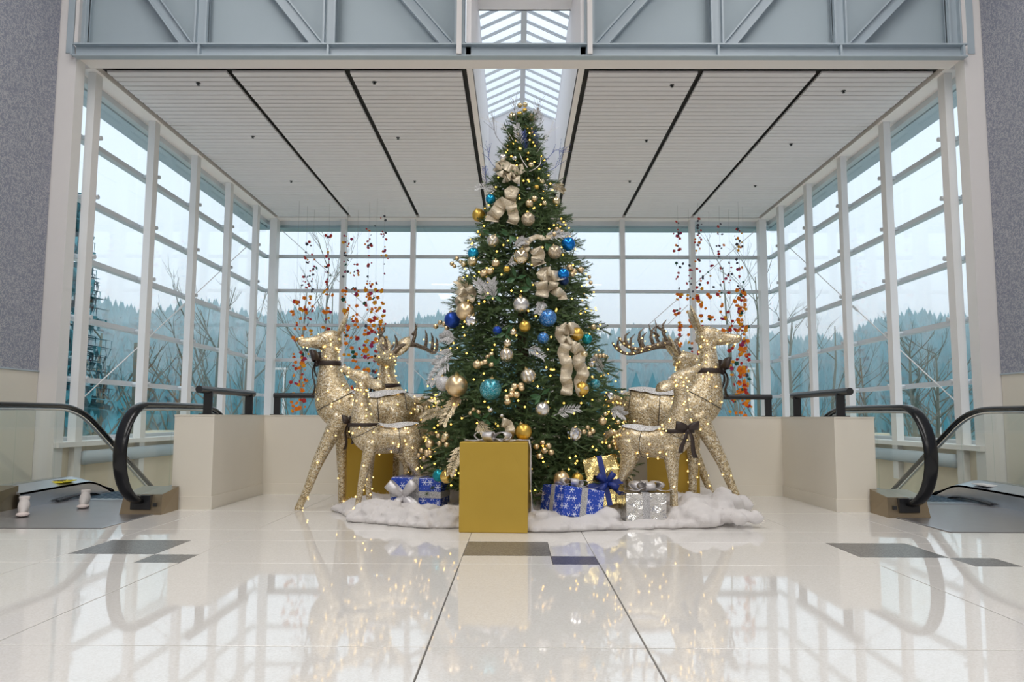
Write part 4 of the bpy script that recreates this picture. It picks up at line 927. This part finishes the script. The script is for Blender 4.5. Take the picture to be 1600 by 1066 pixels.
    # legs, each one piece with knee or hock
    legs=[('f',-1,[(.02,-.10,.86,.10,.075),(.04+splay*.25,-.105,.66,.072,.055),(.06+splay*.55,-.11,.42,.05,.042),(.07+splay*.8,-.11,.18,.036,.032),(.08+splay,-.11,.02,.034,.03),(.085+splay,-.11,0,.034,.03)]),
          ('f',1,[(.0,.10,.86,.10,.075),(.0,.105,.66,.072,.055),(-.0,.11,.42,.05,.042),(-.01,.11,.18,.036,.032),(-.01,.11,.02,.034,.03),(-.01,.11,0,.034,.03)]),
          ('h',-1,[(-.5,-.10,.92,.13,.075),(-.47,-.11,.72,.105,.06),(-.53,-.115,.52,.06,.045),(-.60,-.115,.38,.042,.036),(-.575,-.115,.18,.035,.03),(-.55,-.115,.02,.034,.03),(-.55,-.115,0,.034,.03)]),
          ('h',1,[(-.5,.10,.92,.13,.075),(-.52,.11,.72,.105,.06),(-.60,.115,.52,.06,.045),(-.68,.115,.38,.042,.036),(-.67,.115,.18,.035,.03),(-.65,.115,.02,.034,.03),(-.65,.115,0,.034,.03)])]
    ql=[]
    for k_,s_,pts in legs:
        if near>0: pts=[(a,-y,z,ra,rb2) for a,y,z,ra,rb2 in pts]
        mb=MB(); Q=loft(mb,pts,3,12); mb.build('leg',M['deer'],rt,local=True,smooth=True); ql.append(Q)
    # felt snow on the back and head
    mb=MB(); vs=[];fs=[]; sel=[a for a in q if -.60<a[0]<-.0 and a[2]<.95]
    for i,a in enumerate(sel):
        e=.6+.4*math.sin(math.pi*i/(len(sel)-1))
        for j in range(9):
            an=(-.8+1.6*j/8)*e+.04*math.sin(i*2+j); vs.append((a[0],(a[4]+.012)*math.sin(an),a[2]+(a[3]+.016)*math.cos(an)))
    for i in range(len(sel)-1):
        for j in range(8): fs.append((i*9+j,i*9+j+1,(i+1)*9+j+1,(i+1)*9+j))
    mb.add(vs,fs); mb.build('snow_patch',M['snowfelt'],rt,local=True,smooth=True,label='white glitter snow patch')
    mb=MB()
    for k in range(5): mb.sphere((-.06+.025*k,rr.uniform(-.03,.03),.088-.004*k),.028,8,5,(1.1,1,.6))
    mb.build('snow_tuft',M['snowfelt'],rt,local=True,smooth=True,M=H,label='white snow tuft')
    # wire hoop seams of the frame
    mb=MB()
    for i in (8,14,24):
        if i<len(q):
            a=q[i]; t=Vector((q[i+1][0]-q[i-1][0],0,q[i+1][2]-q[i-1][2])).normalized(); u=Vector((0,1,0)); v_=t.cross(u)
            mb.tube([Vector((a[0],0,a[2]))+u*(a[4]+.004)*math.cos(w_*.3927)+v_*(a[3]+.004)*math.sin(w_*.3927) for w_ in range(17)],.004,5,cap=False)
    mb.build('frame_hoops',M['wire'],rt,local=True)
    # bow on the neck: knot, two loops, two tails, and a band round the neck
    bz=1.0+(bowz-1.0)*neck; i=min(range(len(q)),key=lambda k:abs(q[k][2]-bz)+(9 if q[k][0]<0 else 0)); a=q[i]
    fwd=Vector((.75,.66*bowside,0)).normalized() if bow=='front' else Vector((.97,.25*bowside,0)).normalized()
    C=Vector((a[0],0,a[2]))+Vector((fwd.x*(a[3]+.03),fwd.y*(a[4]+.03),0)); sd=Vector((-fwd.y,fwd.x,0)); up=Vector((0,0,1))
    mb=MB(); mb.sphere(C,.03,9,6,(1,1,1.1)); bo=mb.build('bow',M['brownbow'],rt,local=True,smooth=True,label='dark brown bow')
    bo_loc=bo
    for s_ in (-1,1):
        L=[];Rr=[]
        for k in range(11):
            th=2*math.pi*k/10; c=C+sd*s_*(.075-.075*math.cos(th))+fwd*.035*math.sin(th)+up*(.02+.05*math.sin(th*.5)); wd=up*(.022+.028*math.sin(th*.5))+fwd*.012
            L.append(c-wd);Rr.append(c+wd)
        mb=MB(); mb.strip(L,Rr,.002); mb.build('loop',M['brownbow'],bo,local=True,smooth=True)
        L=[];Rr=[]
        for k in range(8):
            t=k/7; c=C+sd*s_*(.02+.075*t)-up*.24*t*(1.25 if s_>0 else 1)+fwd*(.02*math.sin(t*6)+.01); L.append(c-sd*(.02+.012*t));Rr.append(c+sd*(.02+.012*t))
        mb=MB(); mb.strip(L,Rr,.002); mb.build('ribbon_tail',M['brownbow'],bo,local=True,smooth=True)
    mb=MB(); mb.tube([(a[0]+(a[3]+.012)*math.cos(w_*.3927),(a[4]+.012)*math.sin(w_*.3927),a[2]) for w_ in range(17)],[(.022,.006)]*17,6,side=(0,0,1),cap=False); mb.build('neck_band',M['brownbow'],rt,local=True,smooth=True)
    # little warm lights all over
    for k in range(84):
        a=rr.choice(q[3:-2]); an=rr.uniform(0,6.28); t=Vector((0,1,0)); i=q.index(a); tt=Vector((q[i+1][0]-q[i-1][0],0,q[i+1][2]-q[i-1][2])).normalized(); v_=tt.cross(t)
        LED.append(Vector((a[0],0,a[2]))+t*(a[4]+.005)*math.cos(an)+v_*(a[3]+.005)*math.sin(an)+tt*rr.uniform(-.04,.04))
    for Q in ql:
        for k in range(8):
            a=rr.choice(Q[2:-2]); an=rr.uniform(0,6.28); LED.append(Vector((a[0]+(a[3]+.004)*math.cos(an),a[1]+(a[4]+.004)*math.sin(an),a[2]+rr.uniform(-.03,.03))))
    for k in range(12):
        a=rr.choice(qh[3:-2]); an=rr.uniform(0,6.28); LED.append(H@Vector((a[0],(a[4]+.004)*math.cos(an),a[2]+(a[3]+.004)*math.sin(an))))
    mb=MB()
    for L_ in LED: mb.octa(L_,.0085/sc_)
    o=mb.build('fairy_lights',M['led2'],rt,local=True,label='warm white fairy lights'); o['kind']='stuff'
    return rt
DG='light-up deer beside the tree'
deer((-1.63,7.32,0),R(180+14),1.0,'large doe with raised head facing left, left of the tree, bow at its throat',DG,seed=3,bow='back',bowside=-1,splay=.30,bowz=1.33,near=1)
deer((-1.26,6.78,.02),R(180+24),.71,'small fawn with lifted muzzle in front of the left doe',DG,hpitch=R(34),hyaw=R(-20),ears='side',seed=5,bow='front',bowside=-1,splay=.12,neck=1.1,bowz=1.05,near=1)
deer((-1.22,8.06,0),R(172),1.0,'antlered buck behind the left doe and fawn',DG,antlers=True,hyaw=R(82),hpitch=R(4),seed=7,bow='back',bowside=-1,neck=.78,bowz=1.22)
deer((1.66,7.30,0),R(-8),1.03,'large doe with raised head facing right, right of the tree',DG,seed=9,bow='back',splay=.32,bowz=1.24)
deer((1.25,6.36,.02),R(-30),.70,'small fawn with hanging bow in front of the right doe',DG,hpitch=R(38),hyaw=R(26),ears='side',seed=11,bow='front',bowside=-1,splay=.02,neck=1.1,bowz=1.02)
deer((1.60,8.06,0),R(0),1.0,'antlered buck facing right behind the right doe',DG,antlers=True,hpitch=R(6),seed=13,bow='back',neck=.78,bowz=1.2)
# ------------------------------------------------------------------ cotton batting under the tree
b=NB('cotton batting'); f=b.noise(14,6,b.pos(),.7); b.set(Base_Color=b.mix(f,(.86,.83,.82),(.95,.93,.92)),Roughness=.95,Specular_IOR_Level=.1,Subsurface_Weight=.0); b.bump(b.noise(60,5,b.pos(),.75),.6,.012)
t=b.n('BsdfTranslucent'); t.inputs[0].default_value=(.9,.88,.88,1); mx=b.n('MixShader'); mx.inputs[0].default_value=.3; b.l(b.p.outputs[0],mx.inputs[1]); b.l(t.outputs[0],mx.inputs[2]); b.l(mx.outputs[0],b.N['Material Output'].inputs[0]); M['batting']=b.mat
def batting_h(x,y):
    cx_,cy_,ax,ay=.17,6.98,1.80,1.13
    u=math.hypot((x-cx_)/ax,(y-cy_)/ay); w_=.16*noise.noise(Vector((x*1.6,y*1.6,2)))+.03*noise.noise(Vector((x*5,y*5,7))); u+=w_
    if u>1: return None
    e=min(1,(1-u)/.10); e=math.sqrt(max(0,1-(1-e)**2))
    n_=noise.noise(Vector((x*4.2,y*4.2,1)))+.55*noise.noise(Vector((x*9.5,y*9.5,4)))+.3*noise.noise(Vector((x*21,y*21,8)))
    base=.07+.055*n_+.055*max(0,1-abs(u-.86)/.16)
    if x>.9 and y<6.8: base+=.07*max(0,noise.noise(Vector((x*3,y*3,5)))+.3)
    g_=min(1,max(0,1.5-max(abs(x-1.02)/.26,abs(y-6.24)/.30))*2); base*=1-.65*g_*(1 if y<6.6 else 0)
    return max(.008,base*e)
mb=MB(); idx={}; stp=.026
nx,ny=152,96
for i in range(nx):
    for j in range(ny):
        x=-1.85+i*stp; y=5.72+j*stp; h=batting_h(x,y)
        if h is not None: idx[(i,j)]=len(mb.v); mb.v+=[Vector((x,y,.004+h)),Vector((x,y,-.0))]
ecount={}
for (i,j) in list(idx):
    c4=[(i,j),(i+1,j),(i+1,j+1),(i,j+1)]
    if all(k in idx for k in c4):
        a_=[idx[k] for k in c4]; mb.f+=[tuple(a_),tuple(v+1 for v in reversed(a_))]; mb.m+=[0,0]
        for k in range(4):
            e=(a_[k],a_[(k+1)%4]); 
            if (e[1],e[0]) in ecount: ecount.pop((e[1],e[0]))
            else: ecount[e]=1
for (p,q) in ecount: mb.f.append((q,p,p+1,q+1)); mb.m.append(0)
edge=[(i,j) for (i,j) in idx if any((i+a,j+c) not in idx for a,c in ((1,0),(-1,0),(0,1),(0,-1)))]
rr=random.Random(12)
def puff(c,r,sx_,sy_,sz_,n=12,k=8):
    n0=len(mb.v); mb.sphere(c,r,n,k,(sx_,sy_,sz_)); c=Vector(c)
    for i in range(n0,len(mb.v)):
        d=mb.v[i]-c; q=noise.noise(mb.v[i]*(1.1/r)+Vector((3,1,r*90)))+.6*noise.noise(mb.v[i]*(2.6/r)); mb.v[i]=c+d*(1+.42*q)
        if mb.v[i].z<.004: mb.v[i].z=.004
for (i,j) in edge:
    if rr.random()<.6:
        P=mb.v[idx[(i,j)]]; r=rr.uniform(.02,.05); puff((P.x,P.y,r*.6),r,rr.uniform(.9,1.5),rr.uniform(.9,1.4),.8,9,6)
for k in range(150):
    x=rr.uniform(.7,2.0); y=rr.uniform(6.0,6.75); h=batting_h(x,y)
    if h and not (.78<x<1.26 and y<6.5): r=rr.uniform(.045,.095); puff((x,y,h+.025),r,1.25,1.15,.8)
for k in range(120):
    x=rr.uniform(-1.6,.4); y=rr.uniform(5.85,6.5); h=batting_h(x,y)
    if h: r=rr.uniform(.02,.05); puff((x,y,h+.005),r,1.4,1.2,.7)
for (px,py) in ((1092,772),(1108,784),(1085,800),(1140,810),(1165,812),(880,800),(862,812)):
    P=ground(px,py+14)
    for q in range(4): r=rr.uniform(.05,.09); puff((P.x+rr.uniform(-.09,.09),P.y+rr.uniform(-.05,.12),.08),r,1.2,1.1,.9,14,9)
bt=mb.build('cotton_batting',M['batting'],smooth=True,label='white cotton batting spread like snow around the tree foot',cat='batting',kind='stuff')
md=bt.modifiers.new('remesh','REMESH'); md.mode='VOXEL'; md.voxel_size=.013; md.use_smooth_shade=True
md=bt.modifiers.new('smooth','SMOOTH'); md.factor=.5; md.iterations=5
bpy.context.view_layer.update(); dg=bpy.context.evaluated_depsgraph_get(); nm_=bpy.data.meshes.new_from_object(bt.evaluated_get(dg)); bt.modifiers.clear(); bt.data=nm_
# loose fibres standing off the batting
vs=[v.co.copy() for v in nm_.vertices]; ns=[v.normal.copy() for v in nm_.vertices]; rr=random.Random(77); mb=MB()
for k in range(9000):
    i=rr.randrange(len(vs)); p=vs[i]
    if p.z<.012: continue
    d=(ns[i]+Vector((rr.gauss(0,.7),rr.gauss(0,.7),rr.gauss(0,.5)))).normalized(); u=d.orthogonal().normalized()*.0016; L_=rr.uniform(.012,.034); e=p+d*L_; mb.add([p-u,p+u,e+ns[i].cross(d)*L_*.4],[(0,1,2)])
f_=mb.build('loose_fibres',M['batting'],bt,local=True); f_['kind']='stuff'
# ------------------------------------------------------------------ gifts
b=NB('gold wrapping paper'); f=b.noise(2.2,3,b.obj()); b.set(Base_Color=b.mix(f,(.50,.33,.045),(.58,.40,.075)),Roughness=.36,Metallic=.55); b.bump(b.noise(3.0,2,b.obj()),.25,.03); M['goldpaper']=b.mat
b=NB('crinkled gold foil'); vv=b.voro(13,vec=b.obj()); nn=b.noise(8,4,b.obj(),.7); b.set(Base_Color=b.mix(nn,(.70,.52,.16),(.86,.72,.36)),Roughness=.14,Metallic=1); b.bump(b.math('ADD',vv,nn),.8,.03); M['foil']=b.mat
b=NB('crinkled silver foil'); vv=b.voro(11,vec=b.obj()); nn=b.noise(9,4,b.obj(),.7); b.set(Base_Color=(.74,.74,.73),Roughness=.16,Metallic=1); b.bump(b.math('ADD',vv,nn),.9,.03); M['silverfoil']=b.mat
M['silverband']=glit('silver glitter band',(.58,.58,.60),(.9,.9,.92),.35,.5)
def flake_mat(name,c1,c2,scale):
    # printed snowflakes: six-armed stars in voronoi cells, on the face plane
    b=NB(name); t=b.n('TexCoord'); po=b.n('SeparateXYZ'); b.l(t.outputs['Object'],po.inputs[0]); no=b.n('SeparateXYZ'); b.l(t.outputs['Normal'],no.inputs[0])
    fx=b.math('GREATER_THAN',b.math('ABSOLUTE',no.outputs[0]),.6); fz=b.math('GREATER_THAN',b.math('ABSOLUTE',no.outputs[2]),.6)
    lerp=lambda f,a,c: b.math('ADD',b.math('MULTIPLY',a,b.math('SUBTRACT',1.0,f)),b.math('MULTIPLY',c,f))
    u=lerp(fx,po.outputs[0],po.outputs[1]); v=lerp(fz,po.outputs[2],po.outputs[1])
    def layer(sc_,rad,off):
        cb=b.n('CombineXYZ'); b.l(b.math('ADD',u,off),cb.inputs[0]); b.l(b.math('ADD',v,off*.7),cb.inputs[1])
        vo=b.n('TexVoronoi',voronoi_dimensions='2D'); vo.inputs['Scale'].default_value=sc_; vo.inputs['Randomness'].default_value=.8; b.l(cb.outputs[0],vo.inputs['Vector'])
        ms=b.n('VectorMath',operation='SUBTRACT'); b.l(cb.outputs[0],ms.inputs[0]); b.l(vo.outputs['Position'],ms.inputs[1]); s=b.n('SeparateXYZ'); b.l(ms.outputs[0],s.inputs[0])
        r=b.math('MULTIPLY',vo.outputs['Distance'],1.0/sc_) if 0 else b.math('POWER',b.math('ADD',b.math('MULTIPLY',s.outputs[0],s.outputs[0]),b.math('MULTIPLY',s.outputs[1],s.outputs[1])),.5)
        an=b.math('ARCTAN2',s.outputs[1],s.outputs[0]); arm=b.math('POWER',b.math('ABSOLUTE',b.math('COSINE',b.math('MULTIPLY',an,3.0))),7.0)
        return b.math('LESS_THAN',r,b.math('MULTIPLY',b.math('ADD',b.math('MULTIPLY',arm,.78),.22),rad))
    m1=layer(15,.027,.3); m2=layer(34,.0045,1.7); m=b.math('MAXIMUM',m1,m2)
    b.set(Base_Color=b.mix(m,c1,c2),Roughness=.22,Specular_IOR_Level=.6); return b.mat
M['flakes']=flake_mat('blue snowflake paper',(.012,.06,.46),(.72,.80,.95),1)
def gift(name,label,P,rot,size,paper,band=None,bands=('v',),bw=.06,group='wrapped gifts'):
    rt=thing(name,label,'gift',P,rot,group=group); w_,d_,h_=size; e=.006
    bmx=MB(); bmx.add([(sx*(w_/2-a),sy*(d_/2-a2),z) for z,a,a2 in ((0,e,e),(e,0,0),(h_-e,0,0),(h_,e,e)) for sx,sy in ((-1,-1),(1,-1),(1,1),(-1,1))],
      [(3,2,1,0),(12,13,14,15)]+[(r*4+j,r*4+(j+1)%4,r*4+4+(j+1)%4,r*4+4+j) for r in range(3) for j in range(4)])
    bmx.build('box',M[paper],rt,local=True)
    # folded paper flap seams on the sides
    t=.004
    if band:
        for bd in bands:
            mb=MB()
            if bd=='v':   # around front, top, back
                mb.box(-bw/2,bw/2,-d_/2-t,-d_/2,0,h_+t); mb.box(-bw/2,bw/2,-d_/2,d_/2,h_,h_+t); mb.box(-bw/2,bw/2,d_/2,d_/2+t,0,h_+t)
            elif bd=='s': # over the two sides and top
                mb.box(-w_/2-t,-w_/2,-bw/2,bw/2,0,h_+t); mb.box(w_/2,w_/2+t,-bw/2,bw/2,0,h_+t); mb.box(-w_/2,w_/2,-bw/2,bw/2,h_,h_+t)
            else:         # horizontal belt
                z0=h_*.38; mb.box(-w_/2-t,w_/2+t,-d_/2-t,-d_/2,z0,z0+bw); mb.box(w_/2,w_/2+t,-d_/2,d_/2,z0,z0+bw); mb.box(-w_/2-t,-w_/2,-d_/2,d_/2,z0,z0+bw); mb.box(-w_/2,w_/2,d_/2,d_/2+t,z0,z0+bw)
            mb.build('ribbon_band',M[band],rt,local=True)
    return rt
def bow(rt,C,ax,up,fw,sz,mat,loops=4,tails=2,seed=1):
    rr=random.Random(seed); C=Vector(C);ax=Vector(ax);up=Vector(up);fw=Vector(fw)
    mb=MB(); mb.sphere(C+fw*.012,sz*.13,9,6); bo=mb.build('bow',M[mat],rt,local=True,smooth=True)
    for k in range(loops):
        an=2*math.pi*(k+.5)/loops+rr.uniform(-.2,.2); d=ax*math.cos(an)+up*math.sin(an); s_=d.cross(fw).normalized(); L=[];Rr=[]
        for i in range(13):
            th=2*math.pi*i/12; c=C+d*sz*(.42-.42*math.cos(th))+fw*sz*(.02+.20*math.sin(th)+.22*math.sin(th*.5)); wd=s_*sz*(.07+.15*math.sin(th*.5)); L.append(c-wd);Rr.append(c+wd)
        mb=MB(); mb.strip(L,Rr,.0012); mb.build('loop',M[mat],bo,local=True,smooth=True)
    for k in range(tails):
        d=(ax*(-1 if k%2 else 1)*rr.uniform(.5,1)-up*rr.uniform(.2,.9)).normalized(); s_=d.cross(fw).normalized(); L=[];Rr=[]
        for i in range(8):
            t=i/7; c=C+d*sz*1.35*t+fw*sz*(.05+.06*math.sin(t*7)); wd=s_*sz*(.08+.05*t); L.append(c-wd);Rr.append(c+wd)
        mb=MB(); mb.strip(L,Rr,.0012); mb.build('tail',M[mat],bo,local=True,smooth=True)
    return bo
X=Vector((1,0,0));Z=Vector((0,0,1));YN=Vector((0,-1,0))
PF=ground(771,833.5); g1=gift('gift_box','big tall plain gold gift box in front of the tree',(PF.x+.01,PF.y+.25,0),(0,0,R(-3.0)),(.505,.48,.66),'goldpaper')
bow(g1,(-.02,-.05,.665),X,Vector((0,1,0)),Z,.17,'tulle',5,3,3)
mb=MB()
for (x0,z1,z0) in ((.255,.655,.40),): mb.strip([(x0,-.04,.67),(x0+.012,-.05,.60),(x0+.006,-.03,.42),(x0+.02,-.06,.22),(x0+.012,-.03,.05)],[(x0,.06,.67),(x0+.012,.05,.60),(x0+.016,.05,.42),(x0+.01,.04,.22),(x0+.03,.05,.05)],.003)
mb.strip([(-.24,-.05,.664),(-.1,-.06,.668),(.1,-.04,.668),(.255,-.04,.668)],[(-.24,.06,.664),(-.1,.05,.668),(.1,.06,.668),(.255,.06,.668)],.002); mb.build('ribbon_band',M['tulle'],g1,local=True,smooth=True)
mb=MB(); mb.add([(.1,-.2405,.655),(.135,-.2415,.655),(.25,-.2415,.40),(.25,-.2405,.36)],[(0,1,2,3)]); mb.build('paper_crease',M['goldpaper'],g1,local=True)
P=at(566,790,7.5); g2=gift('gift_box','gold gift box on the left behind the fawn legs',(P.x,7.62,.02),(0,0,R(24)),(.44,.40,.62),'goldpaper',group='wrapped gifts')
mb=MB(); mb.strip([(.225,-.06,.62),(.226,-.05,.3),(.235,-.06,0)],[(.225,.04,.62),(.226,.05,.3),(.235,.06,0)],.003); mb.build('ribbon_band',M['tulle'],g2,local=True)
P=at(1058,790,7.6); g3=gift('gift_box','gold gift box on the right behind the deer legs',(P.x,7.78,.02),(0,0,R(-10)),(.50,.36,.62),'goldpaper')
P=ground(651,808); g4=gift('gift_box','blue snowflake gift with big silver ribbon bow, left of the gold box',(P.x+.01,P.y+.16,.06),(0,R(1),R(-10)),(.44,.30,.265),'flakes','silverband',('v','b'),.055)
bow(g4,(-.10,-.165,.11),X,Z,YN,.20,'tulle',4,3,5)
P=at(893,820,6.02); g5=gift('gift_box','blue snowflake gift lying tilted on the batting, right of the gold box',(P.x,6.13,.075),(R(-3),R(9),R(27)),(.36,.34,.225),'flakes','silverband',('v','s'),.055)
bow(g5,(.0,0,.235),X,Vector((0,1,0)),Z,.14,'tulle',5,3,7)
P=at(952,790,6.42); g6=gift('gift_box','leaning gold foil gift with royal blue ribbon and bow',(P.x,6.45,.12),(R(-14),R(-9),R(10)),(.29,.09,.41),'foil','blueribbon',('v','b'),.045)
bow(g6,(.01,-.05,.18),X,Z,YN,.12,'blueribbon',4,2,9)
P=ground(1013,822); g7=gift('gift_box','silver foil gift with tulle bow at the right fawn feet',(P.x-.02,P.y+.17,.03),(0,0,R(4)),(.32,.30,.22),'silverfoil','silverband',('v',),.06)
bow(g7,(.04,-.0,.235),X,Vector((0,1,0)),Z,.17,'tulle',6,3,11)
# ------------------------------------------------------------------ flower garlands hanging from the ceiling
def petal(nm,c):
    b=NB(nm); c=b.mix(b.noise(30,3),tuple(x*.85 for x in c),tuple(min(1,x*1.15) for x in c)); b.set(Base_Color=c,Roughness=.7)
    t=b.n('BsdfTranslucent'); b.l(c,t.inputs[0]); mx=b.n('MixShader'); mx.inputs[0].default_value=.5; o=b.N['Material Output']; b.l(b.p.outputs[0],mx.inputs[1]); b.l(t.outputs[0],mx.inputs[2]); b.l(mx.outputs[0],o.inputs[0]); return b.mat
for nm,c in (('petal orange',(.95,.33,.02)),('petal red',(.62,.06,.05)),('petal yellow',(.90,.50,.03)),('petal magenta',(.50,.05,.16)),('petal backlit',(.10,.10,.13)),('petal green',(.03,.16,.10))): M[nm]=petal(nm,c)
def flower(mb,c,r,rr):
    n=Vector((rr.gauss(0,.5),-1,rr.gauss(0,.5))).normalized(); u=n.orthogonal().normalized(); v=n.cross(u); k=10; vs=[c+n*r*.25]
    for j in range(k):
        an=2*math.pi*j/k; q=r*(1 if j%2 else .72); vs.append(c+(u*math.cos(an)+v*math.sin(an))*q)
    vs.append(c-n*r*.2); mb.add(vs,[(0,1+j,1+(j+1)%k) for j in range(k)]+[(k+1,1+(j+1)%k,1+j) for j in range(k)])
GA=[(463,470,660,15.2,'leftmost flower garland, hanging before the back glazing',.9),(479,378,655,15.6,'second flower garland from the left',1),(490,378,560,15.9,'third flower garland from the left, short',.7),(514,368,640,15.4,'fourth flower garland from the left',1),(543,368,645,15.6,'fifth flower garland from the left, before a window post',1.1),(558,400,630,15.9,'sixth flower garland from the left',.8),(577,352,640,15.3,'seventh flower garland from the left',1.2),(601,340,600,15.7,'eighth flower garland from the left, reaching the ceiling edge',.8),(587,440,620,15.0,'short flower garland beside the left buck antler',.9),
(1059,342,560,15.5,'leftmost flower garland of the right group',1),(1077,416,630,15.8,'second flower garland of the right group, starting lower',.9),(1091,342,625,15.3,'third flower garland of the right group, before a window post',1.1),(1109,415,560,15.9,'fourth flower garland of the right group, thin',.5),(1124,345,520,15.5,'fifth flower garland of the right group',.7),(1140,402,655,15.8,'sixth flower garland of the right group',.7),(1154,356,645,15.2,'seventh flower garland of the right group, the fullest',1.6),(1163,440,650,15.6,'last flower garland of the right group',.9)]
cl=['petal orange','petal red','petal yellow','petal magenta','petal backlit','petal green']
for i,(px,y0,y1,Y,lb,den) in enumerate(GA):
    rr=random.Random(60+i); T=at(px,y0,Y); Bt=at(px,y1,Y); rt=thing('flower_garland','orange and red '+lb,'garland',(T.x,Y,Bt.z),group='flower garlands at the back glazing')
    mb=MB(); mb.tube([(T.x,Y,HC),(T.x,Y,Bt.z)],.0018,5); mb.build('string',M['cord'],rt)
    MS={c:MB() for c in cl}; n=int((y1-y0)/3.9*den); kz=[]
    for k in range(n):
        f=rr.random(); f=f if rr.random()<.6 else round(f*9)/9+rr.gauss(0,.012); f=min(1,max(0,f)); z=T.z+(Bt.z-T.z)*f
        up=z>3.4; c=rr.choices(cl,(.5,1.3,.25,.8,1.5,.2) if up else (3.4,1.3,1.7,.5,.15,.35))[0]; r=rr.uniform(.018,.04) if up else rr.uniform(.026,.058)  # upper blossoms get darker petals: their backlit shade is put into the colour
        flower(MS[c],Vector((T.x+rr.gauss(0,.042),Y+rr.gauss(0,.05),z)),r,rr)
    for c in cl:
        if MS[c].v: o=MS[c].build(c.split()[1]+'_flowers',M[c],rt); o['kind']='stuff'
